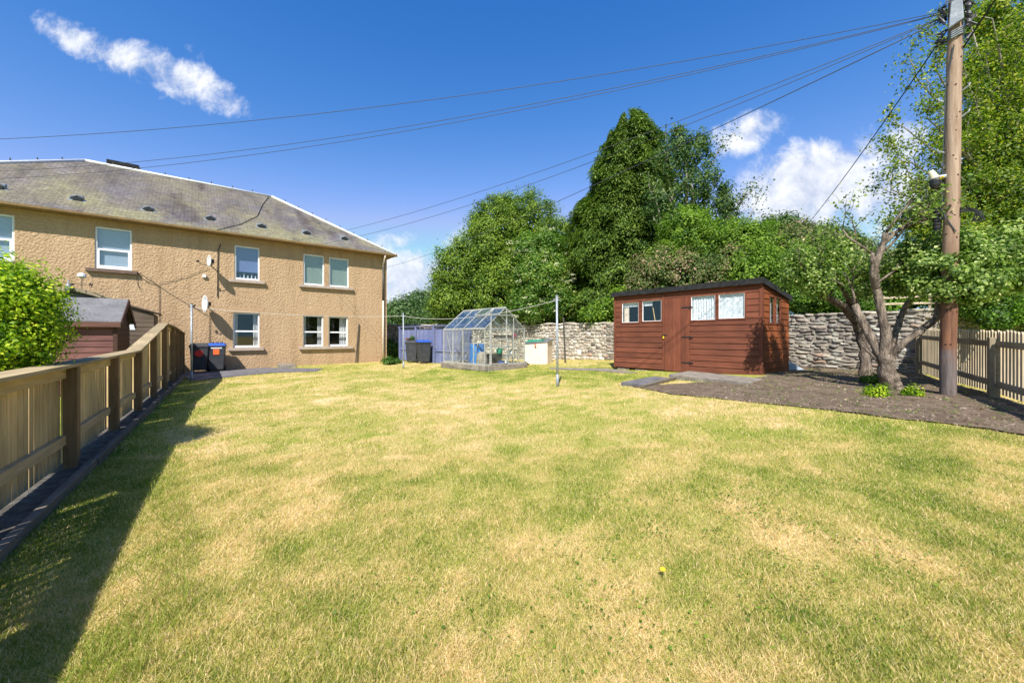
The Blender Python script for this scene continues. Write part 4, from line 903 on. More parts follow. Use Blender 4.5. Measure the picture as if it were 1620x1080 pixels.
# ------------------------------------------------------------------ greenhouse
ghz = .26; grz = math.atan2(GHD.y, GHD.x); gL, gD, gE, gR = 2.57, 1.87, 1.26, 2.02
gh = empty('greenhouse', (GHO.x, GHO.y, ghz), grz, 'small aluminium and glass greenhouse on a low concrete plinth', 'greenhouse')
pl = MB(); gb = -.32
pl.box(-.08, gL+.08, -.08, .06, gb, -.002); pl.box(-.08, gL+.08, gD-.06, gD+.08, gb, -.002); pl.box(-.08, .06, .06, gD-.06, gb, -.002); pl.box(gL-.06, gL+.14, .06, gD-.06, gb, -.002); pl.build('plinth', 'concrete', gh, bev=.015)
def bar(mb_, a, b2, r=.016): return mb_.tube([a, b2], r*1.25, 4)
fr = MB(); nb2 = 4; xsb = [gL*i/nb2 for i in range(nb2+1)]
for y in (0, gD):
    for x in xsb: bar(fr, (x, y, 0), (x, y, gE))
    bar(fr, (0, y, .02), (gL, y, .02), .022); bar(fr, (0, y, gE), (gL, y, gE), .03)
for x in xsb:
    for y in (0, gD): bar(fr, (x, y, gE), (x, gD/2, gR), .014)
bar(fr, (0, gD/2, gR), (gL, gD/2, gR), .026)
for x in (0, gL):
    bar(fr, (x, 0, .02), (x, gD, .02), .022); bar(fr, (x, 0, gE), (x, gD, gE), .014)
    for y in ((.62, 1.24) if x == 0 else (.22, .98, 1.32)): bar(fr, (x, y, 0), (x, y, gE+(gR-gE)*(1-abs(y-gD/2)/(gD/2))), .014)
bar(fr, (gL*.06, .02, gE-.05), (gL*.24, .02, .0), .010); bar(fr, (gL*.95, .02, gE-.05), (gL*.68, .02, .0), .010); bar(fr, (0.02, gD-.1, 1.2), (.02, gD*.5, .05), .010)
fr.build('frame', 'alu', gh)
dm = MB(); y0_, y1_ = .25, .96; xg = gL+.03
for a, b2 in (((xg, y0_, .03), (xg, y0_, 1.74)), ((xg, y1_, .03), (xg, y1_, 1.74)), ((xg, y0_, .04), (xg, y1_, .04)), ((xg, y0_, 1.73), (xg, y1_, 1.73)), ((xg, y0_, .62), (xg, y1_, .62)), ((xg, y0_, .88), (xg, y1_, .88))): bar(dm, a, b2, .017)
bar(dm, (xg, -.12, 1.74), (xg, 1.5, 1.74), .017); dm.build('door', 'alu', gh)
gp_ = MB(); e = .004
for i in range(nb2):
    x0, x1 = xsb[i]+.014, xsb[i+1]-.014
    for y in (0, gD): gp_.add([(x0, y, .03), (x1, y, .03), (x1, y, gE-.03), (x0, y, gE-.03)], [(0, 1, 2, 3)])
for x in (0, gL):
    gp_.add([(x, .02, .03), (x, gD-.02, .03), (x, gD-.02, gE), (x, gD/2, gR-.03), (x, .02, gE)], [(0, 1, 2, 3, 4)])
gp_.build('side_panes', 'pane_green', gh)
gp_ = MB()
for i in range(nb2):
    x0, x1 = xsb[i]+.014, xsb[i+1]-.014
    for ya in (0, gD): gp_.add([(x0, ya, gE+.01), (x1, ya, gE+.01), (x1, gD/2, gR-.01), (x0, gD/2, gR-.01)], [(0, 1, 2, 3)])
gp_.build('roof_panes', 'pane_roof', gh)
rv = MB(); x0, x1 = xsb[2]+.02, xsb[3]-.02
def rl(x, t, lift): return (x, t*gD/2, gE+(gR-gE)*t+lift)
for a, b2 in ((rl(x0, .55, .10), rl(x1, .55, .10)), (rl(x0, .55, .10), rl(x0, 1, .02)), (rl(x1, .55, .10), rl(x1, 1, .02))): bar(rv, a, b2, .013)
vf = rv.build('roof_vent', 'alu', gh); MB().add([rl(x0, .55, .10), rl(x1, .55, .10), rl(x1, 1, .02), rl(x0, 1, .02)], [(0, 1, 2, 3)]).build('vent_pane', 'pane_roof', vf)
# things in the greenhouse
def gw(x, y, z=0): p = GHO+GHD*x+GHN*y; return (p.x, p.y, ghz+z)
gfl = sheet('greenhouse_floor', gh_poly, 'slab_dark', .018, .5)
zf = -.03
def item(name, mb_, mat, x, y, z, label, cat, smooth=False, rz=None, group=None):
    o_ = mb_.build(name, mat, None, smooth); o_.location = gw(x, y, z); o_.rotation_euler = (0, 0, grz if rz is None else rz); return tag(o_, label, cat, group)
item('water_barrel', MB().lathe([(.24, 0), (.29, .03), (.30, .25), (.305, .27), (.30, .29), (.30, .55), (.305, .57), (.30, .59), (.28, .84), (.26, .86), (.24, .83)], n=28), 'barrel', 1.35, .62, zf-.12, 'large bright blue plastic drum standing inside the greenhouse', 'barrel')
st = empty('plant_staging', gw(1.75, 1.35, zf), grz, 'metal two tier staging along the back glass inside the greenhouse', 'shelving')
s_ = MB(); s_.box(-.9, .75, -.2, .3, .62, .65); s_.build('shelf', 'alu', st); s_ = MB(); s_.box(-.9, .75, -.2, .3, .28, .31); s_.build('shelf', 'alu', st)
for a in (-.88, .73):
    for b2 in (-.18, .28): MB().box(a-.015, a+.015, b2-.015, b2+.015, -.1, .95).build('leg', 'alu', st)
MB().box(-.9, .75, -.2, .3, .95, .97).build('shelf', 'dark_brown', st)
wc = empty('watering_can', gw(2.1, 1.05, .35), grz, 'green plastic watering can on the greenhouse staging behind the door', 'watering can')
MB().lathe([(.10, 0), (.11, .02), (.10, .18), (.08, .2)], n=16).build('body', 'green_cloth', wc, True); MB().tube([(.09, 0, .05), (.22, 0, .2)], [.02, .012], 8).build('spout', 'green_cloth', wc, True); MB().tube([(-.09, 0, .05), (-.17, 0, .12), (-.06, 0, .24), (.06, 0, .2)], .011, 6).build('handle', 'green_cloth', wc, True)
for i, (x, y, z, c_, lb) in enumerate(((1.9, 1.25, .66, 'black', 'black seed tray on the upper greenhouse shelf nearest the barrel'), (2.2, 1.25, .66, 'black', 'black seed tray on the upper greenhouse shelf nearest the door'))):
    item('seed_tray', MB().hexa([(-.13, -.17, 0), (.13, -.17, 0), (.13, .17, 0), (-.13, .17, 0), (-.16, -.2, .07), (.16, -.2, .07), (.16, .2, .07), (-.16, .2, .07)]), c_, x, y, z+.3, lb, 'tray')
item('flower_pot', MB().lathe([(.08, 0), (.11, .16), (.125, .16), (.125, .2), (.1, .2)], n=16), 'terracotta', 2.25, .55, zf-.1, 'larger terracotta pot on the greenhouse floor by the door', 'flower pot')
item('flower_pot', MB().lathe([(.06, 0), (.085, .12), (.1, .12), (.1, .16), (.08, .16)], n=16), 'terracotta', 2.15, .8, zf-.1, 'smaller terracotta pot on the greenhouse floor behind the larger one', 'flower pot')
item('bucket', MB().lathe([(.10, 0), (.13, .22), (.14, .23), (.12, .22)], n=18), 'blue', 2.3, .95, zf-.1, 'blue plastic bucket on the greenhouse floor right of the door', 'bucket')
item('plastic_bottle', MB().lathe([(.09, 0), (.1, .03), (.09, .18), (.03, .26), (.03, .3)], n=14), 'white_pl', 2.38, 1.15, zf-.1, 'pale blue white plastic container beside the blue bucket in the greenhouse', 'container')
item('black_crate', MB().hexa([(-.17, -.2, 0), (.17, -.2, 0), (.17, .2, 0), (-.17, .2, 0), (-.2, -.22, .3), (.2, -.22, .3), (.2, .22, .3), (-.2, .22, .3)]), 'black', 1.95, .9, zf+.08, 'black plastic tub in the middle of the greenhouse', 'tub')
item('compost_bag', MB().lathe([(.12, 0), (.2, .05), (.21, .3), (.17, .5), (.06, .58)], n=12), 'mortar', 1.95, .35, zf-.1, 'tall buff sack standing against the front glass of the greenhouse', 'sack')
item('pink_pot', MB().lathe([(.05, 0), (.075, .13), (.07, .13)], n=14), 'pink', 2.42, 1.5, .96, 'bright pink pot high in the right end of the greenhouse', 'flower pot')
item('white_bag', MB().lathe([(.08, 0), (.13, .05), (.11, .16), (.04, .2)], n=9), 'white_pl', 2.35, 1.45, .31, 'crumpled white bag on the lower greenhouse shelf', 'bag')
for i, (x, y, lb) in enumerate(((2.45, 1.3, 'thin pale cane leaning upright in the greenhouse end, nearest the door'), (2.42, 1.62, 'thin pale cane leaning in the right corner of the greenhouse'))):
    item('bamboo_cane', MB().tube([(0, 0, -.1), (.02, .15, .95)], .012, 6), 'pale_wood', x, y, 0, lb, 'cane')

# ------------------------------------------------------------------ storage box, iron post
bx0 = gp(832, 567.5); brz = math.atan2(-.30, .95)
d1 = Vector((.93, -.37)); n1_ = Vector((.37, .93))
cbx = empty('storage_box', (wp(866, 567.5, 15.6)[0], 15.6, g(1.4, 15.6)-.02), math.atan2(d1.y, d1.x), 'cream storage box with a sloping dark lid by the stone wall', 'storage box')
MB().hexa([(-.95, 0, 0), (0, 0, 0), (0, .75, 0), (-.95, .75, 0), (-.95, 0, .82), (0, 0, .90), (0, .75, .98), (-.95, .75, .92)]).build('body', 'cream', cbx, bev=.01)
MB().hexa([(-1.0, -.04, .825), (.04, -.04, .905), (.04, .8, 1.0), (-1.0, .8, .93), (-1.0, -.04, .85), (.04, -.04, .935), (.04, .8, 1.03), (-1.0, .8, .96)]).build('lid', 'steel', cbx)
gc = MB(); 
for i in range(8): x = -.95+.08*i; gc.tube([(x, .1+.03*(i % 3), .89+.006*i), (x+.12, .3, .96+.02*(i % 2)), (x+.2, .5, .95)], .03, 6)
o = gc.build('green_netting', 'green_cloth', None, True); o.location = cbx.location; o.rotation_euler = cbx.rotation_euler; tag(o, 'crumpled green netting lying on the cream storage box lid', 'netting')
MB().tube([(-.5, -.03, .83), (-.5, -.06, .74), (-.47, -.03, .70)], .025, 6).build('catch', 'terracotta', cbx)
x, y = gp(894.5, 574); o = MB().tube([(x, y, g(x, y)-.05), (x-.08, y+.02, CZ+(HV-502)/F*y)], .035, 8).build('iron_post', 'pipe_dark'); tag(o, 'thin dark iron post in the grass in front of the stone wall', 'post')

# ------------------------------------------------------------------ clothes poles and lines
def cpole(u, v, vt, label, r=.026):
    x, y = gp(u, v); z0 = g(x, y); zt = CZ+(HV-vt)/F*y
    t = empty('clothes_pole', (x, y, z0), 0, label, 'clothes pole', 'galvanised clothes poles')
    lean = (random.uniform(-.03, .03)-.04*(u > 800), .0)
    MB().tube([(0, 0, -.05), (lean[0], 0, zt-z0)], r, 12).build('shaft', 'galv', t, True); MB().tube([(0, 0, -.05), (lean[0]*.12, 0, .28)], r+.008, 12).build('sleeve', 'galv', t, True)
    MB().tube([(lean[0], 0, zt-z0), (lean[0], 0, zt-z0+.025)], r*1.15, 12).build('cap', 'pipe_dark' if u < 400 else 'galv', t)
    MB().tube([(lean[0]-.09, 0, zt-z0-.07), (lean[0]+.09, .02, zt-z0-.09)], .010, 6).build('cleat', 'galv' if u > 400 else 'black', t)
    return Vector((x+lean[0], y, zt-.09))
k1 = cpole(303, 602, 481, 'grey galvanised clothes pole in front of the wheelie bins'); k2 = cpole(638.5, 583, 496, 'grey galvanised clothes pole in front of the violet fence', .024); k3 = cpole(882, 611, 468.5, 'tall grey galvanised clothes pole between greenhouse and red shed')
M['rope'] = flat('clothes_line_rope', (.62, .60, .55), .8)
def line(name, pts_a, pts_b, sag, r, mat, label, cat, seg=24, group=None, sd=(0, 0, -1)):
    a, b2 = Vector(pts_a), Vector(pts_b); P_ = []
    for i in range(seg+1): t = i/seg; P_.append(a.lerp(b2, t)+Vector(sd)*sag*4*t*(1-t))
    o_ = MB().tube(P_, r, 5).build(name, mat, None, True); return tag(o_, label, cat, group)
line('clothes_line', k1, k2, .12, .006, 'rope', 'pale clothes line sagging across the front of the house', 'clothes line')
line('clothes_line', k2, k3, .25, .006, 'rope', 'pale clothes line from the middle pole past the greenhouse to the tall pole', 'clothes line')

# ------------------------------------------------------------------ telegraph pole and overhead cables
px, py = gp(1499, 626); pz = g(px, py)
tp = empty('telegraph_pole', (px, py, pz), -math.atan2(px, py), 'tall brown wooden telegraph pole behind the picket fence corner', 'telegraph pole')
lean = .085; ph = 6.6
def pp(z): return Vector((lean*z/6.0, 0, z))
pm = MB(); pts = []; rr = []
for i in range(24): z = -.3+(ph+.3)*i/23; pts.append(pp(z)+Vector((random.uniform(-.004, .004), random.uniform(-.004, .004), 0))); rr.append(.094-.0022*z*1.0+random.uniform(-.002, .002))
pm.tube(pts, rr, 28).build('shaft', 'pole', tp, True)
cb = MB(); zc = (HV-33)/F*py+CZ-pz; c0 = pp(zc)
cb.hexa([(c0.x-0.077, -.17, zc-.22), (c0.x+0.084, -.16, zc-.14), (c0.x+0.080, -.10, zc-.14), (c0.x-0.074, -.10, zc-.22), (c0.x-0.050, -.17, zc+.17), (c0.x+0.067, -.16, zc+.19), (c0.x+0.060, -.10, zc+.19), (c0.x-0.047, -.10, zc+.17)])
cb.build('cover_box', 'steel', tp, bev=.012)
ft = MB()
for i in range(26):
    z = zc+random.uniform(-.35, .2); a = random.choice((-1, 1)); x0 = c0.x+a*.09
    ft.tube([(x0, -.06+random.uniform(-.05, .05), z), (x0+a*random.uniform(.04, .12), -.08, z+random.uniform(-.06, .06)), (x0+a*.02, -.1, z+random.uniform(-.12, .1))], random.uniform(.008, .02), 5)
for q in range(5): ft.lathe([(.025, zc-.2+.12*q-.04), (.04, zc-.2+.12*q), (.025, zc-.2+.12*q+.05)], c0.x+0.127, -.08, 8)
build_each(ft, 'fitting', 'black', tp)
tw = MB()
for q in range(9):
    z = zc+.22+random.uniform(0, .22); tw.tube([(c0.x-0.107, -.05, z), (c0.x, -.13, z+random.uniform(-.06, .08)), (c0.x+0.134, -.08, z+random.uniform(-.02, .18))], .008, 4)
for q in range(4):
    z = zc-.36+.03*q; tw.tube([(c0.x-0.087, -.03, z), (c0.x-0.040, -.105, z+.02), (c0.x+0.040, -.11, z+.04), (c0.x+0.094, -.03, z+.08)], .010, 5)
build_each(tw, 'binding_wire', 'galv', tp)
for (vz, s_) in ((65, -1), (75, 1), (150, 1), (160, -1), (190, 1), (240, -1)):
    z = (HV-vz)/F*py+CZ-pz; c_ = pp(z); MB().tube([(c_.x+s_*.075, -.02, z-.02), (c_.x+s_*.15, -.04, z+.025), (c_.x+s_*.16, -.04, z+.06)], .012, 6).build('step_peg', 'galv', tp)
z = (HV-282)/F*py+CZ-pz; c_ = pp(z)
MB().tube([(c_.x-0.067, -.05, z+.02), (c_.x-0.168, -.1, z+.01)], .035, 8).build('bracket', 'galv', tp)
isl = MB(); base = Vector((c_.x-0.174, -.1, z)); ax = Vector((-.35, -.1, .9)).normalized()
isl.tube([base+ax*t for t in (0, .02, .03, .05, .06, .08, .09, .11, .12, .14)], [.055, .058, .047, .053, .042, .048, .038, .043, .034, .037], 16); isl.build('insulator', 'porcelain', tp, True)
MB().lathe([(.04, z-.15), (.06, z-.1), (.066, z-.03), (.056, z)], base.x, -.1, 14).build('junction_cap', 'black', tp)
MB().tube([(c_.x-0.134, -.12, z-.03), (c_.x-0.087, -.15, z+.0)], .015, 6).build('cable_tag', 'yellow', tp)
z = (HV-345)/F*py+CZ-pz; c_ = pp(z)
cl_ = MB()
for q in range(6): cl_.lathe([(.042, z-.15+.05*q), (.050, z-.135+.05*q), (.050, z-.115+.05*q), (.042, z-.105+.05*q)], c_.x-0.147, -.02, 14)
cl_.lathe([(.038, z-.17), (.04, z+.17)], c_.x-0.147, -.02, 12); cl_.box(c_.x-0.114, c_.x-0.067, -.05, .0, z-.02, z+.02); cl_.build('cable_joint', 'black', tp)
lo_ = MB()
for q in range(5): lo_.tube([(c_.x+0.067, -.02, z-.1), (c_.x+0.094, -.04, z+.12-.015*q), (c_.x+0.174+.03*q, -.05, z+.10-.02*q), (c_.x+0.241+.02*q, -.05, z-.0-.03*q), (c_.x+0.201+.02*q, -.04, z-.12)], .010, 5)
build_each(lo_, 'cable_loop', 'cable', tp)
wc_ = MB(); zz = [(HV-v_)/F*py+CZ-pz for v_ in (80, 140, 240, 330, 345, 370)]
q = [pp(t) for t in zz]; wc_.tube([(q[0].x-.01, -.10, zz[0]), (q[1].x-.085, -.05, zz[1]), (q[2].x-.095, -.02, zz[2]), (q[3].x-.096, -.03, zz[3]), (q[4].x-.06, -.09, zz[4]), (q[5].x+.05, -.096, zz[5])], .008, 5); wc_.build('pole_cable', 'cable_far', tp)
kn = MB()
for i in range(26):
    z = random.uniform(.5, 5.2); a = random.uniform(-2.6, -.6); r_ = .094-.0022*z; p = pp(z); kn.tube([(p.x+math.cos(a)*(r_-.01), math.sin(a)*(r_-.01), z), (p.x+math.cos(a)*(r_+.004), math.sin(a)*(r_+.004), z)], random.uniform(.008, .014), 7)
build_each(kn, 'knot', 'dark_brown', tp)
def tpw(v):
    z = (HV-v)/F*py+CZ-pz; q_ = Vector((pp(z).x-.09, -.03, z)); q_.rotate(Matrix.Rotation(-math.atan2(px, py), 3, 'Z')); return Vector((px, py, pz))+q_
def wire(u1, v1, Y1, v0, sag, label, r=.005, mat='cable_far'):
    line('overhead_cable', tpw(v0), wp(u1, v1, Y1), sag, r, mat, label, 'cable', 40)
wire(-260, 226, 8.0, 19, .50, 'uppermost overhead cable crossing the whole sky to the left edge')
wire(-150, 274, 10.0, 21, .62, 'upper of the paired overhead cables passing over the slate roof')
wire(-150, 287, 10.0, 22, .62, 'lower of the paired overhead cables passing over the slate roof')
wire(448, 385, 17.2, 26, .45, 'overhead service cable running from the pole to the house gutter', .006)
wire(470, 392, 17.4, 27, .55, 'second service cable just below the one to the gutter', .006)
wire(560, 432, 40, 30, .8, 'faint cable running behind the tall trees towards the far gardens', .009)
line('overhead_cable', tpw(47)+Vector((.02, 0, 0)), wp(1280, 352, 14), .1, .010, 'cable', 'dark cable dropping steeply left of the pole behind the hedge', 'cable')
line('overhead_cable', tpw(85)+Vector((.14, -.1, 0)), wp(1720, -230, 4.5), .03, .012, 'cable', 'thick dark cable rising from the pole to the upper right', 'cable')
line('overhead_cable', tpw(15)+Vector((.14, 0, 0)), wp(1700, -160, 5.0), .03, .008, 'cable_far', 'thin cable leaving the pole top to the upper right', 'cable')

# ------------------------------------------------------------------ left gardens' sheds
bz = math.atan2(.6, .8)
bs = empty('garden_shed', (-9.4, 9.3, g(-9.4, 9.3)), bz, 'plum stained timber shed with a grey felt gable roof behind the left fence', 'shed')
eh = 1.70; W2, D2 = 2.3, 1.7; rh = 2.22
def clad2(x0, x1, z0, z1):
    mb = MB(); z = z0
    while z < z1-.01:
        zt = min(z+.135, z1); mb.hexa([(x0, -.02, z), (x1, -.02, z), (x1, .01, z), (x0, .01, z), (x0, -.008, zt-.006), (x1, -.008, zt-.006), (x1, .01, zt-.001), (x0, .01, zt-.001)]); z = zt
    return mb
clad2(-W2, -.03, 0, eh).build('side_boards', 'plum', bs)
ge = MB(); z = 0
while z < rh-.06:
    zt = min(z+.135, rh-.05); 
    def yy2(q): return (0, D2) if q <= eh else (D2/2*(q-eh)/(rh-eh), D2-D2/2*(q-eh)/(rh-eh))
    a0, a1 = yy2(z); b0, b1 = yy2(zt)
    ge.hexa([(-.01, a0, z), (.02, a0, z), (.02, a1, z), (-.01, a1, z), (-.01, b0, zt-.004), (.008, b0, zt-.004), (.008, b1, zt-.004), (-.01, b1, zt-.004)]); z = zt
ge.build('gable_boards', 'dark_brown', bs); MB().box(-.045, .03, -.035, -.0, 0, eh).build('corner_trim', 'dark_brown', bs)
MB().box(-W2, -W2+.03, 0, D2, 0, eh).build('end_wall', 'dark_brown', bs); MB().box(-W2, 0, D2-.03, D2, 0, eh).build('back_wall', 'dark_brown', bs)
rr_ = MB(); o1 = .12
for sgn in (0, 1):
    ya = -o1 if sgn == 0 else D2+o1; zl = eh-(rh-eh)*o1/(D2/2)
    rr_.hexa([(-W2-.08, ya, zl+.02), (.1, ya, zl+.02), (.1, D2/2, rh+.02), (-W2-.08, D2/2, rh+.02), (-W2-.08, ya, zl+.045), (.1, ya, zl+.045), (.1, D2/2, rh+.045), (-W2-.08, D2/2, rh+.045)])
rr_.build('roof', 'felt_grey', bs)
MB().box(-W2-.08, .1, -o1-.018, -o1+.002, eh-.165, eh-.05).build('fascia', 'plum_trim', bs)
bb = MB()
for ya in (-o1, D2+o1):
    zl = eh-(rh-eh)*o1/(D2/2); bb.hexa([(.1, ya, zl-.09), (.12, ya, zl-.09), (.12, D2/2, rh-.09), (.1, D2/2, rh-.09), (.1, ya, zl+.05), (.12, ya, zl+.05), (.12, D2/2, rh+.05), (.1, D2/2, rh+.05)])
bb.build('barge_board', 'dark_brown', bs)
# summerhouse behind
sx, sy = wp(116, 532, 11.2)[0], 11.2; sg = g(sx, sy)
sh2 = empty('summerhouse', (sx, sy, sg), R(36), 'grey stained summerhouse with a shallow gable, mostly hidden behind the plum shed', 'summerhouse')
ap = CZ+(HV-455)/F*11.2-sg; hw_ = .76; ev = ap-.26
MB().prism([(-hw_, 0), (hw_, 0), (hw_, ev), (0, ap-.06), (-hw_, ev)], 'y', 0, 1.9).build('wall', 'summer_grey', sh2)
rm = MB(); k_ = 8
for i in range(k_):
    x0, x1 = -.86+1.72*i/k_, -.86+1.72*(i+1)/k_; f_ = lambda x: ap-.30*(abs(x)/.86)**1.35
    rm.hexa([(x0, -.12, f_(x0)-.07), (x1, -.12, f_(x1)-.07), (x1, 2.0, f_(x1)-.07), (x0, 2.0, f_(x0)-.07), (x0, -.12, f_(x0)), (x1, -.12, f_(x1)), (x1, 2.0, f_(x1)), (x0, 2.0, f_(x0))])
rm.build('roof', 'felt_grey', sh2)
tm_ = MB()
for i in range(k_):
    x0, x1 = -.86+1.72*i/k_, -.86+1.72*(i+1)/k_; tm_.hexa([(x0, -.15, f_(x0)-.10), (x1, -.15, f_(x1)-.10), (x1, -.123, f_(x1)-.10), (x0, -.123, f_(x0)-.10), (x0, -.15, f_(x0)+.005), (x1, -.15, f_(x1)+.005), (x1, -.123, f_(x1)+.005), (x0, -.123, f_(x0)+.005)])
tm_.build('barge_board', 'old_rail', sh2)
MB().lathe([(.02, -.13), (.06, -.10), (.078, -.03), (.055, .05), (.02, .09), (.014, .20)], 0, 0, 14).build('lantern', 'steel', sh2, True, loc=(-.05, -.2, ap+.0))
wv = empty('wind_vane', (sx+.30, sy-.05, sg+ap-.04), 0, 'thin metal wind vane with a crossbar and pale top above the summerhouse roof', 'wind vane')
MB().tube([(0, 0, 0), (0, 0, .38)], .009, 6).build('mast', 'pipe_dark', wv); MB().tube([(-.27, 0, .13), (.30, 0, .12)], .009, 6).build('crossbar', 'bark_dark', wv)
MB().tube([(.22, 0, .08), (.24, 0, .16), (.28, 0, .07), (.31, 0, .14)], .014, 6).build('letter', 'black', wv); MB().tube([(-.3, 0, .13), (-.25, 0, .13)], .03, 8).build('finial', 'black', wv); MB().lathe([(.03, .30), (.10, .35), (.09, .42), (.03, .45)], 0, 0, 12).build('cup', 'white_pl', wv)
# grey lean-to
lx, ly = wp(203, 532, 11.6)[0], 11.6; lg = g(lx, ly)
lt = empty('lean_to_shed', (lx, ly, lg), R(60), 'weathered grey board lean-to shed against the house, right of the plum shed', 'shed')
lt.rotation_euler = (0, 0, R(38.9))
zt = CZ+(HV-480)/F*ly-lg
pl_ = MB(); z = 0
while z < 2.3:
    a0 = .56 if True else 0; pl_.hexa([(0, -.02, z), (.56, -.02, z), (.56, .01, z), (0, .01, z), (0, -.01, z+.13), (.56, -.01, z+.13), (.56, .01, z+.134), (0, .01, z+.134)]) if z+.13 < zt-.38+.01 else None
    z += .136
pl_.hexa([(0, -.015, zt-.48), (.56, -.015, zt-.48), (.56, .01, zt-.48), (0, .01, zt-.48), (0, -.015, zt-.06), (.56, -.015, zt-.27), (.56, .01, zt-.27), (0, .01, zt-.06)])
pl_.build('boards', 'grey_wood', lt); MB().box(.545, .575, 0, 1.4, 0, zt-.3).build('end_wall', 'grey_wood', lt)
MB().hexa([(-.15, -.1, zt-.02), (.68, -.1, zt-.29), (.68, 1.4, zt-.29), (-.15, 1.4, zt-.02), (-.15, -.1, zt+.02), (.68, -.1, zt-.25), (.68, 1.4, zt-.25), (-.15, 1.4, zt+.02)]).build('roof', 'grey_wood', lt)
MB().box(.02, .15, -.03, -.021, zt-.78, zt-.55).build('notice', 'white_pl', lt)

# ------------------------------------------------------------------ violet fence, its bins and plants
VA, VB = Vector((wp(634, 0, 19.8)[0], 19.8)), Vector((wp(745, 0, 15.9)[0], 15.9)); vd = (VB-VA).normalized(); vL = (VB-VA).length
vf_ = empty('board_fence', (VA.x, VA.y, 0), math.atan2(vd.y, vd.x), 'blue violet painted board fence between the house and the greenhouse', 'fence')
vg = g(VA.x, VA.y); vt = CZ+.46
for s in (0, 1.5, 3.0, vL): MB().box(s-.05, s+.05, -.09, .0, vg-.1, vt+.0).build('post', 'purple', vf_, bev=.004)
MB().box(-.1, vL+.05, -.1, .05, vt+.002, vt+.035).build('cap_rail', 'purple', vf_)
for (a, b2) in ((0, 1.5), (1.5, 3.0), (3.0, vL)):
    pk = MB(); s = a+.06
    while s < b2-.06: pk.box(s, s+.085, .012, .03, vg+.03, vt-.09); s += .108
    pk.build('boards', 'purple', vf_); r_ = MB(); r_.box(a+.052, b2-.052, -.03, .01, vg+.55, vg+.63); r_.box(a+.052, b2-.052, -.03, .01, vt-.06, vt-.01); r_.build('rail', 'purple', vf_)
for (u_, Y_, rz2, lid_, lb) in ((652, 18.2, .1, 'bin', 'black wheelie bin with flowers on its lid beside the violet fence post'), (670, 17.6, .5, 'blue', 'black wheelie bin with a blue lid tilted against the violet fence')):
    x = wp(u_, 0, Y_)[0]; t = bin_((x, Y_, g(x, Y_)+.01), rz2, lb, lid_, None, 'wheelie bins by the violet fence')
M['leaf_mid'] = foliage('mid_green_leaves', [(0, (.022, .06, .010)), (.5, (.065, .145, .022)), (1, (.15, .25, .045))], .35)
M['lavender'] = foliage('grey_green_leaves', [(0, (.08, .14, .05)), (.5, (.17, .25, .10)), (1, (.30, .36, .17))], .3)
def tuft(u, v, r, hgt, n_, mat, label, name='plant', cat='plant', wdt=.012):
    x, y = gp(u, v); z0 = g(x, y); th = RNG.uniform(0, 2*np.pi, n_); q = np.sqrt(RNG.uniform(size=n_))*r; H = hgt*RNG.uniform(.6, 1.1, n_)
    bx = x+np.cos(th)*q*.4; by = y+np.sin(th)*q*.4; tx = x+np.cos(th)*q*1.1; ty = y+np.sin(th)*q*1.1; a = RNG.uniform(0, 6.28, n_); wx, wy = np.cos(a)*wdt, np.sin(a)*wdt
    hz2 = H*np.sqrt(np.maximum(0, 1-(q/r)**2*.75))
    V = np.stack([np.stack([bx-wx, by-wy, np.full(n_, z0)], 1), np.stack([bx+wx, by+wy, np.full(n_, z0)], 1), np.stack([tx+wx*.5, ty+wy*.5, z0+hz2*.8], 1), np.stack([tx, ty, z0+hz2], 1)], 1).reshape(-1, 3)
    o_ = npmesh(name, V, np.arange(4*n_).reshape(n_, 4), mat, None, np.repeat(RNG.uniform(0, 1, n_), 4)); return tag(o_, label, cat)
tuft(657, 570, .36, .42, 900, 'lavender', 'rounded tuft of grey green lavender in front of the dark bins', 'lavender', 'plant')
def bush(name, u, v, r, n_, size, mat, label, sz=.8, cat='shrub', per=14, Y=None):
    x, y = gp(u, v) if Y is None else (wp(u, v, Y)[0], Y); z0 = g(x, y)
    return tag(crown(name, [(x, y, z0+r*sz*.7, r, r, r*sz)], n_, size, mat, None, spread=r*.36, per_m2=per/(r*r+.05)*.3, core=.15), label, cat)
bush('shrub', 689, 568, .30, 900, .07, 'leaf_mid', 'small grey green shrub at the foot of the violet fence by the greenhouse', 1.3)
bush('plant', 615, 577, .32, 500, .08, 'leaf_mid', 'low leafy plant at the right hand corner of the house', .55, 'plant')
bush('plant', 628, 575, .22, 300, .08, 'leaf_mid', 'small leafy plant in the grass right of the house corner', .6, 'plant')
x, y = gp(672.5, 571); gn = empty('garden_ornament', (x, y, g(x, y)), 0, 'small white and red garden ornament by the dark bins', 'ornament')
MB().lathe([(.07, 0), (.09, .05), (.06, .14), (.03, .18)], 0, 0, 10).build('body', 'white_pl', gn, True); MB().lathe([(.05, .17), (.055, .21), (.01, .3)], -.01, 0, 10).build('hat', 'red', gn, True)
bush('potted_flowers', 652, 537, .14, 260, .05, 'leaf_mid', 'small green plant with red flowers standing on the black bin lid', .7, 'plant', Y=18.2)
o = bpy.data.objects['potted_flowers']; o.location.z = 1.04
x = wp(646, 0, 18.2)[0]; o = MB().lathe([(.09, 0), (.13, .06), (.14, .07), (.1, .07)], 0, 0, 12).build('pot', 'terracotta', None, loc=(x, 18.15, g(x, 18.2)+1.06)); tag(o, 'low terracotta dish on the black bin lid by the violet fence', 'flower pot')
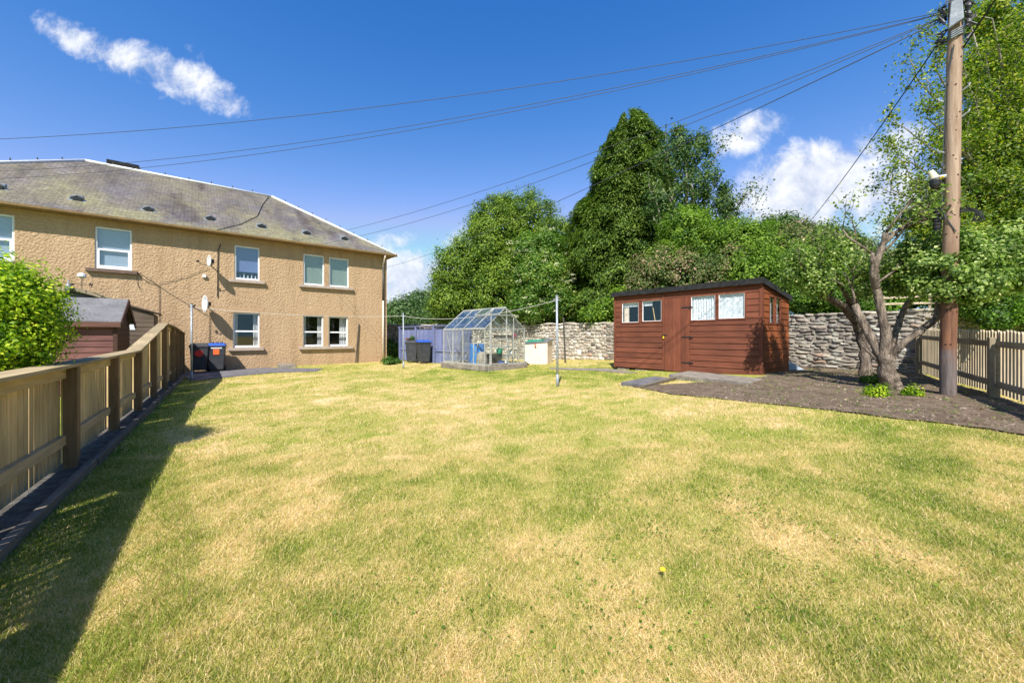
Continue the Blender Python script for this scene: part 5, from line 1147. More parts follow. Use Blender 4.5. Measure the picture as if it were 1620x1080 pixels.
# gardens beyond
ff = empty('board_fence', (wp(600, 0, 34)[0], 34, 0), 0, 'distant dark brown fence seen between the house corner and the violet fence', 'fence')
MB().box(0, 9, 0, .05, -.3, CZ+.30*34/34+.28).build('boards', 'far_fence', ff); MB().box(-.05, 9.05, -.03, .08, CZ+.585, CZ+.64).build('cap_rail', 'far_fence', ff)
bt = empty('bench', (wp(630, 0, 26)[0], 26, g(-7, 26)+.0), 0, 'small pale wooden bird table far behind, left of the violet fence', 'bird table'); bt.name = 'bird_table'
MB().box(-.25, .45, -.2, .2, 1.45, 1.5).build('tray', 'pale_wood', bt); MB().tube([(.1, 0, -.1), (.1, 0, 1.45)], .06, 6).build('post', 'pale_wood', bt)

# ------------------------------------------------------------------ foliage
M['holly'] = foliage('holly_leaves', [(0, (.020, .050, .006)), (.35, (.066, .130, .012)), (.7, (.165, .255, .022)), (1, (.31, .38, .055))], .34, .55, .25)
M['elder'] = foliage('elder_leaves', [(0, (.03, .08, .01)), (.5, (.10, .20, .025)), (.85, (.22, .32, .05)), (1, (.40, .42, .09))], .38)
M['conifer'] = foliage('conifer_sprays', [(0, (.010, .032, .007)), (.5, (.064, .125, .018)), (1, (.21, .285, .045))], .2, .5, .3)
M['airy'] = foliage('airy_tree_leaves', [(0, (.022, .055, .015)), (.5, (.06, .125, .03)), (1, (.17, .22, .06))], .3, .55, .25)
M['bright'] = foliage('bright_green_leaves', [(0, (.030, .075, .008)), (.5, (.125, .225, .020)), (1, (.29, .40, .05))], .42)
M['pinkish'] = foliage('pink_tinged_leaves', [(0, (.03, .06, .015)), (.3, (.08, .13, .03)), (.62, (.15, .19, .05)), (.86, (.30, .20, .12)), (1, (.48, .29, .22))], .3)
M['ivy'] = foliage('ivy_leaves', [(0, (.018, .050, .005)), (.5, (.075, .165, .014)), (1, (.20, .34, .03))], .35, .5, .35)
M['olive'] = foliage('pale_ivy_leaves', [(0, (.08, .12, .03)), (.5, (.20, .24, .08)), (1, (.42, .40, .20))], .35)
M['apple'] = foliage('apple_leaves', [(0, (.05, .10, .015)), (.5, (.15, .235, .045)), (.85, (.29, .38, .085)), (1, (.50, .54, .22))], .42, .5, .3)
M['beech'] = foliage('yellow_green_leaves', [(0, (.03, .075, .008)), (.4, (.10, .17, .014)), (.75, (.24, .30, .022)), (1, (.44, .43, .05))], .42, .5, .3)
M['golden'] = foliage('golden_shrub_leaves', [(0, (.035, .09, .004)), (.4, (.17, .30, .008)), (.75, (.42, .54, .02)), (1, (.66, .70, .05))], .42, .5, .3)
M['blossom'] = foliage('cream_blossom', [(0, (.62, .58, .36)), (1, (.80, .78, .58))], .3)
M['far_leaf'] = foliage('distant_leaves', [(0, (.03, .07, .02)), (.5, (.07, .13, .04)), (1, (.13, .19, .07))], .3)

def tree(name, label, blobs, n_, size, mat, trunk, cat='tree', tr_r=.2, bark='bark_dark', **k_):
    x, y = trunk; z0 = g(min(max(x, -20), 20), y)
    t = empty(name, (x, y, z0), 0, label, cat)
    o_ = crown('crown', [(a-x, b_-y, c_-z0, d_, e_, f_) for a, b_, c_, d_, e_, f_ in blobs], n_, size, mat, t, **k_)
    tm = MB(); top = (max(b_[2] for b_ in blobs)-z0)*(.55 if name == 'beech_tree' else .9)
    tm.tube([(0, 0, -.2), (.05, 0, top*.35), (-.05, .05, top*.75), (0, 0, top)], [tr_r, tr_r*.8, tr_r*.45, tr_r*.15], 9)
    for b_ in blobs: tm.tube([(0, 0, top*.25), ((b_[0]-x)*.5, (b_[1]-y)*.5, (top*.3+b_[2]-z0)*.5), (b_[0]-x, b_[1]-y, b_[2]-z0)], [tr_r*.45, tr_r*.3, tr_r*.1], 6)
    tm.build('trunk', bark, t, True); return t
# golden green shrub left
tree('shrub', 'bright yellow green bushy shrub overhanging the left fence', [blob(22, 476, 3.55, .31), blob(45, 508, 3.65, .25), blob(-20, 500, 3.5, .45), blob(-10, 545, 3.4, .32), blob(38, 545, 3.75, .2), blob(-100, 490, 3.4, .62), blob(-90, 560, 3.2, .45)], 42000, .032, 'golden', (-4.8, 3.5), 'shrub', .05, spread=.10, per_m2=55, core=.10, aspect=.6)
# big holly-like tree
hb = [blob(718, 480, 20.5, 1.35), blob(735, 430, 21, 1.75), blob(772, 400, 21.5, 1.8), blob(790, 368, 22, 1.9), blob(830, 362, 22.5, 2.05), blob(868, 385, 22.3, 1.7), blob(780, 470, 20.6, 1.7), blob(830, 440, 21, 2.0), blob(870, 450, 21.5, 1.9), blob(800, 335, 22.2, .8), blob(762, 350, 21.8, .6), blob(870, 500, 20.3, 1.1), blob(820, 505, 20.6, .9), blob(905, 505, 20, .9)]
tree('holly_tree', 'broad dome shaped dark green holly tree behind the greenhouse', hb, 130000, .105, 'holly', (wp(800, 0, 22)[0], 22), spread=.26, per_m2=6, core=.12, tr_r=.28)
eb = [blob(858, 440, 19.3, 1.35), blob(838, 400, 19.8, .95), blob(880, 475, 19, .85), blob(838, 482, 18.9, .9), blob(868, 392, 19.6, .8)]
el = tree('elder_tree', 'lighter green elder with flat cream flower heads between the holly and the conifer', eb, 30000, .105, 'elder', (wp(858, 0, 19.5)[0], 19.5), spread=.25, per_m2=7, core=.08)
cs, ns = clumps_on([(a-el.location.x, b_-el.location.y, c_-el.location.z, d_, e_, f_) for a, b_, c_, d_, e_, f_ in eb], 3.4)
sel = ns[:, 1] < .3; cs, ns = cs[sel], ns[sel]; cs = cs+ns*.18; k = 22; P = np.repeat(cs, k, 0)+RNG.normal(size=(len(cs)*k, 3))*np.array([.075, .075, .03])
V1, F1 = leaves_np(P, RNG.normal(size=P.shape)*.3+np.array([0, -.4, 1]), .05, .9); npmesh('blossom', V1, F1, 'blossom', el, RNG.uniform(0, 1, len(V1)))

# big conifer: drooping sprays on tiers
def conifer(name, label, base_u, Y, prof, n_spr, per, mat, xtrunk=None):
    x0 = wp(base_u, 0, Y)[0]; z0 = g(4, Y); t = empty(name, (x0, Y, z0), 0, label, 'tree')
    vs = np.array([p[0] for p in prof], float); rl_ = np.array([p[1] for p in prof], float)/F*Y; rr2 = np.array([p[2] for p in prof], float)/F*Y
    zs_ = CZ+(HV-vs)/F*Y-z0; order = np.argsort(zs_)
    zz = RNG.uniform(0, 1, n_spr)**.9*(zs_.max()-1.2)+1.0; keep = []
    th = RNG.uniform(0, 2*np.pi, n_spr)
    R0 = np.where(np.cos(th) < 0, np.interp(zz, zs_[order], rl_[order]), np.interp(zz, zs_[order], rr2[order]))
    wgt = R0/R0.max(); s_ = RNG.uniform(size=n_spr) < np.clip(wgt*1.1+.12, 0, 1); zz, th, R0 = zz[s_], th[s_], R0[s_]
    lob = .62+.50*vnoise(th*3.4+10, zz*1.15+th, 3)+.06*np.sin(zz*4+th*3)
    rad = R0*lob*RNG.uniform(.78, 1.0, len(zz)); cx_ = np.cos(th)*rad; cy_ = np.sin(th)*rad
    outd = np.stack([np.cos(th), np.sin(th), np.full(len(th), -.15)], 1); k_ = len(zz); idx = np.repeat(np.arange(k_), per)
    tpos = RNG.uniform(-.5, .5, (len(idx), 1)); side = np.stack([-np.sin(th), np.cos(th), 0*th], 1)[idx]; lat = RNG.normal(size=(len(idx), 1))
    ls_ = np.clip(R0/1.6, .30, 1)[idx][:, None]; P = np.stack([cx_, cy_, zz], 1)[idx]+ls_*(outd[idx]*tpos*.60+side*lat*.17*(1-np.abs(tpos)))
    P[:, 2] += -.35*tpos[:, 0]**2-.18*tpos[:, 0]-.07*np.abs(lat[:, 0])+RNG.normal(size=len(idx))*.05
    dv = outd[idx]*.7+side*lat*.5+np.array([0, 0, -.45]); nr = np.array([0, 0, 1.0])+outd[idx]*.55+RNG.normal(size=P.shape)*.35
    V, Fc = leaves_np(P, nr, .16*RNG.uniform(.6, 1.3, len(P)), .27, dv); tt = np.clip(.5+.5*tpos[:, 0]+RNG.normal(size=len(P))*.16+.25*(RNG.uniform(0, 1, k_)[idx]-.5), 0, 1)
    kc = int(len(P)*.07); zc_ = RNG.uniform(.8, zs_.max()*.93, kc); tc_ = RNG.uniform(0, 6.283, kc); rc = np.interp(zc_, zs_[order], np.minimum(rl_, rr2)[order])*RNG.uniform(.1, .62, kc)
    Vc, Fcc = leaves_np(np.stack([np.cos(tc_)*rc, np.sin(tc_)*rc, zc_], 1), RNG.normal(size=(kc, 3)), .42, .7)
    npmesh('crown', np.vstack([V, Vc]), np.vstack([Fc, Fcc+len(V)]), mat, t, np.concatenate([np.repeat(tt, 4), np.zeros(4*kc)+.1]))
    MB().tube([(0, 0, -.2), (0, 0, zs_.max()*.92)], [.32, .03], 10).build('trunk', 'bark_dark', t, True); return t
conifer('conifer_tree', 'tall pointed dark green conifer with drooping sprays, the tallest tree', 988, 19.6,
        [(174, 1, 14), (182, 5, 24), (200, 16, 40), (225, 31, 54), (255, 46, 66), (290, 60, 74), (325, 76, 80), (360, 86, 84), (400, 94, 90), (450, 98, 94), (500, 98, 96), (545, 96, 96)], 9500, 30, 'conifer')
# second leader of the conifer
conifer('conifer_tree', 'smaller pointed conifer leader left of the tallest conifer top', 968, 18.6, [(198, 1, 2), (212, 5, 7), (235, 12, 12), (265, 20, 18), (330, 30, 30), (545, 40, 36)], 1300, 22, 'conifer')

def limbtree(name, label, x, y, limbs, depth, leafmat, per, size, bark, sp=.14, spread=.6, up=.15, kids=(2, 3), cat='tree', r0=.1, shrink=.68, wig=.18, aspect=.6):
    z0 = g(min(x, 20), y); t = empty(name, (x, y, z0), 0, label, cat); tm = MB(); tips = []
    for (pts, r) in limbs:
        P_ = [Vector(p)-Vector((x, y, z0)) for p in pts]; k_ = len(P_); rad = [r*(1-.45*i/(k_-1)) for i in range(k_)]
        # smooth the limb
        Q = []; Rr = []
        for i in range(k_-1):
            for q in range(4):
                t_ = q/4; a = P_[max(i-1, 0)]; b_ = P_[i]; c_ = P_[i+1]; d_ = P_[min(i+2, k_-1)]
                Q.append(.5*((2*b_)+(c_-a)*t_+(2*a-5*b_+4*c_-d_)*t_*t_+(3*b_-a-3*c_+d_)*t_**3)); Rr.append((rad[i]*(1-t_)+rad[i+1]*t_)*random.uniform(.93, 1.08))
        Q.append(P_[-1]); Rr.append(rad[-1]); tm.tube(Q, Rr, 10)
        if depth > 0:
            dd = (Q[-1]-Q[-4]).normalized(); L0 = (Q[-1]-Q[0]).length*.42
            branches(tm, Q[-1], dd, L0, rad[-1]*.9, depth, tips, spread, up, 4, kids, shrink, 6, wig)
            for _ in range(3):
                i = random.randint(len(Q)//2, len(Q)-2); ax = Vector([random.gauss(0, 1) for _ in range(3)]).normalized(); branches(tm, Q[i], (dd+ax*.9).normalized(), L0*.8, Rr[i]*.5, depth-1, tips, spread, up, 4, kids, shrink, 6, wig)
    tm.build('trunk', bark, t, True); leaf_tips('crown', tips, per, size, leafmat, t, sp, aspect); return t, tips
# airy tree right of the conifer
bx, by = wp(1078, 0, 16)[0], 16.0; random.seed(5)
lm = [([(bx, by, g(bx, by)), wp(1082, 430, 16), wp(1080, 380, 16)], .15), ([wp(1080, 400, 16), wp(1066, 330, 15.7), wp(1058, 285, 15.8)], .06), ([wp(1082, 400, 16), wp(1096, 320, 16), wp(1090, 275, 16)], .07), ([wp(1080, 410, 16), wp(1110, 350, 16.2), wp(1114, 295, 16.2)], .06), ([wp(1082, 430, 16), wp(1122, 395, 15.8), wp(1150, 345, 15.7)], .06), ([wp(1080, 430, 16), wp(1050, 370, 15.6), wp(1042, 330, 15.4)], .05), ([wp(1085, 440, 16), wp(1125, 420, 15.7), wp(1172, 365, 15.5)], .045)]
at_, tips = limbtree('broadleaf_tree', 'airy upright tree with sky showing through, right of the tall conifer', bx, by, lm, 1, 'airy', 10, .10, 'bark_pale', .16, .7, .30, (2, 3))
ab = [blob(1055, 260, 15.8, .65), blob(1075, 235, 15.9, .60), blob(1098, 250, 16, .62), blob(1085, 300, 16, .85), blob(1115, 285, 16.1, .6), blob(1050, 320, 15.7, .75), blob(1120, 335, 16, .75), blob(1150, 325, 15.8, .5), blob(1080, 360, 15.8, .9), blob(1130, 375, 15.8, .7), blob(1160, 355, 15.7, .45), blob(1110, 222, 16, .38), blob(1188, 368, 15.6, .22), blob(1072, 208, 15.9, .28), blob(1145, 300, 15.9, .3)]
crown('crown', [(a-bx, b_-by, c_-at_.location.z, d_, e_, f_) for a, b_, c_, d_, e_, f_ in ab], 21000, .095, 'airy', at_, spread=.17, per_m2=11, core=.03, holes=.25)

# hedge of mixed shrubs behind the wall
tree('shrub', 'bright light green shrub below the airy tree', [blob(1085, 372, 14.6, .95), blob(1120, 395, 14.4, .9), blob(1050, 420, 14.6, .8)], 22000, .085, 'bright', (wp(1090, 0, 14.6)[0], 14.6), 'shrub', .07, spread=.2, per_m2=9)
tree('shrub', 'dull green and pink tinged shrub above the left half of the shed roof', [blob(1060, 440, 14.1, 1.1, 1.3), blob(1110, 440, 14.0, 1.0, 1.2), blob(1020, 470, 14.4, .9), blob(1150, 420, 13.9, .8)], 26000, .078, 'pinkish', (wp(1090, 0, 14.3)[0], 14.3), 'shrub', .07, spread=.2, per_m2=9)
tree('shrub', 'light green leafy shrub behind the right half of the shed roof', [blob(1170, 385, 14, .85), blob(1210, 400, 13.8, .95), blob(1180, 440, 13.4, 1.0), blob(1235, 430, 13.2, .95)], 28000, .08, 'bright', (wp(1200, 0, 13.8)[0], 13.9), 'shrub', .07, spread=.2, per_m2=10)
tree('shrub', 'small darker bush poking above the hedge beneath the large cloud', [blob(1222, 362, 14.8, .5), blob(1245, 360, 14.8, .42), blob(1232, 380, 14.6, .6)], 3500, .11, 'airy', (wp(1232, 0, 14.8)[0], 14.8), 'shrub', .05, spread=.2, per_m2=9)
tree('shrub', 'rounded shrub with pink young leaves right of centre above the hedge', [blob(1265, 390, 13.2, .8), blob(1305, 385, 13.0, .72), blob(1330, 400, 12.8, .6)], 19000, .072, 'pinkish', (wp(1290, 0, 13.2)[0], 13.2), 'shrub', .06, spread=.17, per_m2=12)
tree('shrub', 'green bush at the right end of the hedge with bare twig ends above', [blob(1340, 392, 12.8, .55), blob(1300, 412, 12.6, .75), blob(1255, 430, 12.6, .8)], 14000, .072, 'bright', (wp(1310, 0, 12.8)[0], 12.8), 'shrub', .06, spread=.17, per_m2=12)
tree('ivy_bush', 'pale olive ivy mound behind the apple tree', [blob(1365, 410, 11.6, .55), blob(1395, 425, 11.4, .55), blob(1340, 435, 11.6, .6), blob(1380, 455, 11.2, .5)], 12000, .07, 'olive', (wp(1365, 0, 11.6)[0], 11.7), 'ivy', .06, spread=.13, per_m2=18)
tree('ivy_bush', 'glossy dark green ivy hanging over the stone wall beside the shed', [blob(1270, 470, 12.0, .62), blob(1305, 468, 11.8, .58), blob(1335, 475, 11.5, .5), blob(1245, 462, 12.4, .6), blob(1370, 482, 11.2, .40), blob(1255, 430, 12.5, .6), blob(1400, 485, 10.9, .32)], 30000, .062, 'ivy', (wp(1290, 0, 12.3)[0], 12.5), 'ivy', .06, spread=.13, per_m2=18)
tree('shrub', 'low bright green shrub against the conifer foot just above the wall', [blob(960, 494, 16.8, .55), blob(935, 500, 16.9, .4), blob(985, 480, 16.4, .6)], 6000, .11, 'bright', (wp(960, 0, 17)[0], 17.1), 'shrub', .05, spread=.2, per_m2=10)
# dark twigs above hedge
tw = MB()
for u_ in (1262, 1275, 1290, 1308, 1322, 1336, 1348, 1357):
    a = Vector(wp(u_, 390, 12.9)); tw.tube([a, a+Vector((random.uniform(-.1, .1), 0, .35)), a+Vector((random.uniform(-.2, .2), 0, random.uniform(.6, .85)))], [.014, .01, .005], 5)
ro = tw.build('twigs', 'bark_dark'); tag(ro, 'thin dark bare twigs sticking up above the pink leaved shrub', 'twigs')
tips = [(Vector(ro.data.vertices[i].co), None) for i in range(len(ro.data.vertices)-1, 0, -7)]
M['plumleaf'] = foliage('dark_plum_leaves', [(0, (.04, .03, .03)), (1, (.10, .06, .06))], .2)
leaf_tips('leaves', tips, 3, .07, 'plumleaf', ro, .05)
# trellis above the wall
tl = empty('trellis', wp(1388, 478, 10.2), math.atan2(-.5, .8), 'weathered horizontal rail trellis standing on the stone wall behind the apple tree', 'trellis')
for z in (-.08, .08): MB().box(0, 1.9, 0, .03, z, z+.05).build('rail', 'old_picket', tl)
for x in (.1, .95, 1.8): MB().box(x, x+.05, .032, .07, -.25, .16).build('post', 'old_rail', tl)

# right hand big tree
rx, ry = wp(1600, 0, 11.5)[0], 11.5
dense = [blob(1600, 300, 11.5, 1.2), blob(1570, 330, 11.2, 1.1), blob(1640, 250, 11.8, 1.5), blob(1570, 400, 11, 1.2), blob(1500, 400, 11.2, .95), blob(1640, 380, 10.8, 1.6), blob(1700, 200, 12.5, 1.9), blob(1640, 130, 12, 1.3), blob(1520, 330, 11.5, .75), blob(1465, 385, 11.2, .65), blob(1560, 440, 10.4, .8), blob(1720, 420, 10.5, 1.5), blob(1455, 425, 10.9, .5), blob(1450, 465, 11, .45), blob(1490, 470, 10.8, .5), blob(1420, 470, 11.3, .4), blob(1530, 480, 10.6, .5), blob(1480, 440, 11, .5), blob(1540, 200, 11.6, .7), blob(1590, 90, 12, .9), blob(1620, 20, 12.5, 1.0), blob(1500, 300, 11.4, .6), blob(1450, 345, 11.3, .4), blob(1535, 120, 11.8, .5), blob(1600, 150, 11.6, 1.0), blob(1570, 240, 11.4, .9), blob(1560, 30, 12, .6), blob(1520, 380, 10.8, .6), blob(1470, 345, 11.2, .45)]
bt_ = tree('beech_tree', 'large yellow green tree filling the right edge behind the telegraph pole', dense, 135000, .078, 'beech', (rx, ry), 'tree', .22, 'bark_pale', spread=.22, per_m2=8, core=.06)
tm = MB(); tips = []; random.seed(21)
base = Vector((0, 0, 3.2)); O_ = Vector(bt_.location)
for (u_, v_, Y_, L_) in ((1500, 60, 11, 1), (1530, 20, 11.5, 1), (1560, 90, 11, 1), (1600, 20, 12, 1), (1455, 130, 10.6, 1), (1470, 190, 10.6, 1), (1435, 205, 10.5, 1), (1430, 250, 10.4, 1), (1445, 285, 10.5, 1), (1410, 300, 10.6, 1), (1420, 345, 10.8, 1), (1590, 140, 11, 1), (1545, 170, 10.8, 1), (1520, 230, 10.8, 1), (1620, 70, 11.4, 1), (1480, 110, 10.8, 1), (1570, 30, 10.8, 1), (1610, 180, 11, 1), (1500, 260, 10.8, 1)):
    e_ = Vector(wp(u_, v_, Y_))-O_; s0 = Vector((0, 0, 3.0+.5*max(0, e_.z-4.5))); mid = s0.lerp(e_, .5)+Vector((random.uniform(-.2, .2), 0, .25))
    tm.tube([s0, s0.lerp(mid, .5)+Vector((0, 0, .08)), mid, mid.lerp(e_, .5)+Vector((0, 0, .05)), e_], [.06, .05, .035, .025, .015], 6)
    for (a_, b_) in ((s0, mid), (mid, e_)):
        for t_ in (.4, .75, 1.0):
            p_ = a_.lerp(b_, t_); branches(tm, p_, ((b_-a_).normalized()+Vector([random.gauss(0, .5) for _ in range(3)])).normalized(), .62, .014, 1, tips, .6, .1, 4, (2, 3), .75, 4, .2)
tm.build('branches', 'bark_pale', bt_); leaf_tips('outer_leaves', tips, 17, .078, 'beech', bt_, .12, .55, .28)
tree('shrub', 'dark glossy shrub leaning over the right picket fence beside the pole', [blob(1560, 470, 8.6, .55), blob(1600, 440, 8.8, .7), blob(1575, 500, 8.3, .33), blob(1640, 480, 8.6, .6), blob(1540, 430, 9.2, .5)], 24000, .055, 'ivy', (wp(1600, 0, 8.9)[0], 8.95), 'shrub', .05, spread=.14, per_m2=18)

# apple tree
ax_, ay_ = gp(1408, 618)
Y0 = ay_
def W(u, v, dy=0): return wp(u, v, Y0+dy)
lm = [([(ax_+.05, ay_, g(ax_, ay_)-.1), (ax_+.02, ay_, g(ax_, ay_)+.08), W(1404, 592), W(1400, 562)], .165),
      ([W(1400, 572), W(1380, 538, .1), W(1364, 507, .2), W(1352, 482, .3)], .074), ([W(1398, 570), W(1402, 535, -.05), W(1394, 490, 0), W(1385, 450, 0)], .085), ([W(1386, 456), W(1383, 425, -.1), W(1392, 400, -.1), W(1401, 370, -.1)], .062), ([W(1386, 432, -.05), W(1381, 412, -.1), W(1380, 402, 0)], .045), ([W(1397, 388, -.1), W(1425, 362, -.2), W(1462, 348, -.3)], .032),
      ([W(1402, 568), W(1416, 530, .15), W(1428, 495, .25), W(1442, 468, .3)], .056), ([W(1404, 572), W(1425, 547, -.15), W(1455, 524, -.3), W(1483, 502, -.4)], .064), ([W(1482, 504, -.4), W(1486, 480, -.4), W(1495, 440, -.4)], .05), ([W(1398, 578), W(1382, 563, .1), W(1366, 548, .2)], .038)]
random.seed(33)
z0a = g(ax_, ay_); at, tips = limbtree('apple_tree', 'old gnarled apple tree with a short forked grey trunk in the soil bed', ax_, ay_, lm, 0, 'apple', 12, .065, 'bark', .10) if False else (None, None)
at = empty('apple_tree', (ax_, ay_, z0a), 0, 'old gnarled apple tree with a short forked grey trunk in the soil bed', 'tree')
def smooth_limbs(mb, lm, O):
    for (pts, r) in lm:
        P_ = [Vector(p)-O for p in pts]; k_ = len(P_); Q = []; Rr = []
        for i in range(k_-1):
            for q in range(5):
                t_ = q/5; a = P_[max(i-1, 0)]; b_ = P_[i]; c_ = P_[i+1]; d_ = P_[min(i+2, k_-1)]
                Q.append(.5*((2*b_)+(c_-a)*t_+(2*a-5*b_+4*c_-d_)*t_*t_+(3*b_-a-3*c_+d_)*t_**3)+Vector([random.gauss(0, r*.07) for _ in range(3)])); Rr.append(r*(1-.35*(i+t_)/(k_-1))*random.uniform(.9, 1.12)*(1.28 if (r > .14 and i+t_ < .3) else 1))
        Q.append(P_[-1]); Rr.append(r*.62); mb.tube(Q, Rr, 12)
tm = MB(); smooth_limbs(tm, lm, at.location); tips = []
for (u_, v_, dy_, dx_, dz_) in ((1352, 482, .3, -.4, .5), (1385, 450, 0, .5, .4), (1401, 370, -.1, .1, .5), (1401, 372, -.1, .6, .3), (1462, 348, -.3, .8, .0), (1442, 468, .3, .5, .4), (1495, 440, -.4, .8, .3), (1495, 440, -.4, -.1, .6), (1490, 460, -.4, .9, .1), (1381, 402, 0, -.5, .5), (1430, 490, .25, .6, .4), (1392, 400, -.1, .7, .4)):
    branches(tm, Vector(W(u_, v_, dy_))-at.location, (dx_, random.uniform(-.3, .3), dz_), .62, .022, 2, tips, .6, .1, 4, (2, 3), .7, 5, .2)
tm.build('trunk', 'bark', at, True); leaf_tips('crown', tips, 4, .055, 'apple', at, .07, .68)
def crown_at(o_, cb_, n_, sz_, mt_, **k_): return crown('crown', [(a-o_.location.x, b_-o_.location.y, c_-o_.location.z, d_, e_, f_) for a, b_, c_, d_, e_, f_ in cb_], n_, sz_, mt_, o_, **k_)
crown_at(at, [blob(1500, 432, 6.0, .28), blob(1540, 425, 6.0, .30), blob(1462, 430, 6.3, .26), blob(1575, 415, 6.1, .30), blob(1520, 395, 6.1, .25), blob(1475, 400, 6.4, .2), blob(1600, 432, 6.0, .28), blob(1430, 440, 6.6, .17), blob(1550, 450, 5.9, .22), blob(1450, 455, 6.3, .15), blob(1620, 400, 6.2, .28), blob(1490, 458, 6.0, .17), blob(1590, 385, 6.3, .22), blob(1520, 462, 5.9, .18), blob(1410, 425, 6.7, .15), blob(1445, 400, 6.5, .18), blob(1440, 425, 6.5, .2), blob(1415, 450, 6.8, .15)], 20000, .054, 'apple', spread=.10, per_m2=30, core=0, aspect=.7, tvar=.28)
# second trunk behind
Yb = 8.7; bx2 = wp(1368, 0, Yb)[0]; a2 = empty('apple_tree', (bx2, Yb, g(bx2, Yb)), 0, 'second apple trunk close to the stone wall, left of the forked apple tree', 'tree')
lm = [([(bx2, Yb, g(bx2, Yb)-.1), wp(1369, 562, Yb), wp(1362, 530, Yb), wp(1350, 500, Yb-.2)], .115), ([wp(1352, 507, Yb-.2), wp(1335, 487, Yb-.5), wp(1310, 471, Yb-.9), wp(1286, 456, Yb-1.1)], .085), ([wp(1350, 500, Yb-.2), wp(1354, 470, Yb-.3), wp(1358, 440, Yb-.5), wp(1352, 405, Yb-.6)], .075), ([wp(1352, 495, Yb-.3), wp(1338, 465, Yb-.5), wp(1325, 447, Yb-.6)], .055), ([wp(1356, 462, Yb-.3), wp(1372, 447, Yb-.4), wp(1385, 443, Yb-.5)], .05)]
tm = MB(); smooth_limbs(tm, lm, a2.location); tips = []
for (u_, v_, dy_, dx_, dz_) in ((1286, 456, -1.1, -.5, .5), (1290, 458, -1.1, .1, .6), (1325, 447, -.6, -.2, .6), (1325, 447, -.6, -.6, .4), (1352, 405, -.6, -.3, .6), (1352, 405, -.6, .4, .5), (1385, 443, -.5, .5, .4), (1310, 471, -.9, -.1, .6), (1358, 440, -.5, -.5, .5)):
    branches(tm, Vector(wp(u_, v_, Yb+dy_))-a2.location, (dx_, random.uniform(-.3, .3), dz_), .6, .022, 2, tips, .6, .1, 4, (2, 3), .7, 5, .2)
tm.build('trunk', 'bark', a2, True); leaf_tips('crown', tips, 5, .055, 'apple', a2, .08, .68)
crown_at(a2, [blob(1310, 435, 7.6, .24), blob(1278, 428, 7.6, .2), blob(1345, 425, 7.9, .22), blob(1262, 412, 7.7, .17), blob(1300, 405, 7.8, .2), blob(1340, 395, 8, .18), blob(1378, 432, 7.9, .16), blob(1290, 448, 7.5, .18), blob(1325, 415, 7.8, .22), blob(1250, 435, 7.7, .16), blob(1365, 460, 7.9, .14)], 12000, .052, 'apple', spread=.12, per_m2=26, core=0, aspect=.7, tvar=.28)
bush('plant', 1378, 607, .20, 900, .045, 'bright', 'low green plant left of the apple trunk nearest the stone wall', .5, 'plant'); bpy.data.objects[-1] if False else None
bush('plant', 1386, 627, .17, 1100, .032, 'golden', 'low yellow green plant just left of the forked apple trunk', .5, 'plant')
bush('plant', 1440, 627, .14, 700, .032, 'golden', 'low yellow green plant just right of the forked apple trunk', .55, 'plant')
# sheet of scrap beside the shed
x, y = gp(1254, 586); o = MB().add([(0, 0, 0), (.38, -.1, 0), (.30, .25, .02), (-.05, .3, .32), (-.02, .1, .30), (.12, .0, .18)], [(0, 1, 5), (0, 5, 4), (1, 2, 5), (5, 2, 3), (5, 3, 4), (0, 4, 3), (0, 3, 2, 1)]).build('plastic_sheet', 'tarp', None, loc=(x-.12, y, g(x, y)+.02)); tag(o, 'folded grey blue sheet lying beside the right end of the red shed', 'sheet')

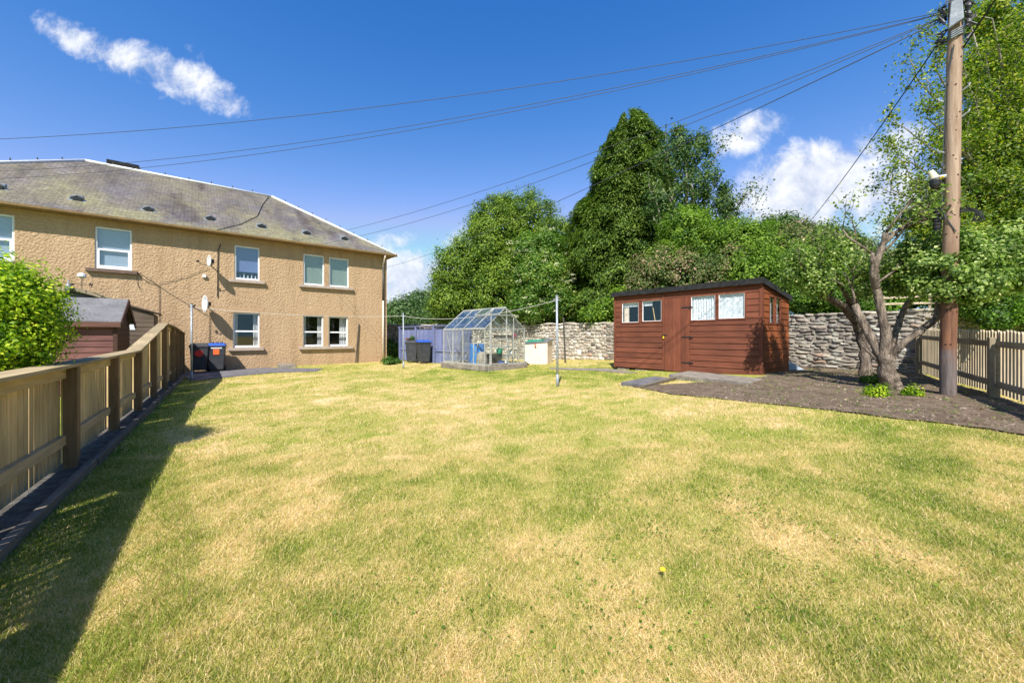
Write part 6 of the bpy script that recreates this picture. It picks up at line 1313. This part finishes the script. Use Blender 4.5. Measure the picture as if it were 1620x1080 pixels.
# distant trees between house and holly
for (bl, lab) in (([blob(640, 500, 60, 3.0), blob(628, 512, 60, 2.2)], 'distant dark tree just right of the house corner'), ([blob(662, 488, 75, 3.6), blob(676, 480, 75, 2.5)], 'distant taller tree left of the holly tree'), ([blob(672, 505, 32, .95), blob(690, 505, 30, 1.1), blob(655, 514, 33, .7)], 'pale green bush beyond the violet fence'), ([blob(612, 505, 70, 3.0)], 'distant tree half hidden behind the house corner')):
    tree('distant_tree' if 'bush' not in lab else 'shrub', lab, bl, 3500, .4 if bl[0][1] > 40 else .16, 'far_leaf', (bl[0][0], bl[0][1]), 'tree' if 'bush' not in lab else 'shrub', .2, spread=.5 if bl[0][1] > 40 else .2, per_m2=2 if bl[0][1] > 40 else 8)
tree('hedge', 'clipped green garden hedge between the house corner and the violet fence', [blob(622, 556, 22, .55, 1.3, .8), blob(632, 552, 22.5, .45), blob(614, 548, 23, .5)], 5000, .08, 'elder', (wp(622, 0, 22)[0], 22.2), 'hedge', .04, spread=.14, per_m2=14)
# dandelion on the lawn
x, y = gp(1047, 917); dn = empty('dandelion', (x, y, g(x, y)), 0, 'single yellow dandelion flower on the lawn', 'flower')
MB().tube([(0, 0, 0), (.005, 0, .05)], .0022, 5).build('stem', 'weed', dn); MB().lathe([(.004, .045), (.014, .052), (.013, .058), (.004, .062)], .005, 0, 12).build('flower_head', 'yellow', dn)
# broad clover patch leaves in lawn
k = 4200; X = 1.5+RNG.normal(size=k)*.9; Y = 2.5+RNG.normal(size=k)*.5+.25*(X-1.5); msk = fbm(X*3, Y*3, 60, 3) > .5; X, Y = X[msk], Y[msk]; ok = lawn_ok(X, Y) & (Y > 1.2); X, Y = X[ok], Y[ok]
P = np.stack([X, Y, G(X, Y)+RNG.uniform(.012, .03, len(X))], 1); V1, F1 = leaves_np(P, RNG.normal(size=P.shape)*.35+np.array([0, 0, 1]), .014*RNG.uniform(.6, 1.3, len(P)), .85)
o = npmesh('clover', V1, F1, 'bright', None, np.repeat(RNG.uniform(.1, .8, len(P)), 4)); tag(o, 'small broad leaved clover patches in the lawn', 'clover', kind='stuff')

for (x_, y_, r_, lb) in ((17.5, -2, 2.6, 'unseen garden tree beyond the right boundary, added to reflect in the single ground floor window'), (21, 4, 3.0, 'unseen garden tree beyond the right boundary, added to reflect in the paired ground floor windows')):
    tree('reflection_tree', lb, [(x_, y_, 3.0, r_, r_, 2.4), (x_+1, y_+3, 2.6, r_, r_, 2.2)], 6000, .32, 'holly', (x_, y_), 'tree', .2, spread=.5, per_m2=3)  # unseen trees, added so the lower windows mirror green instead of sky
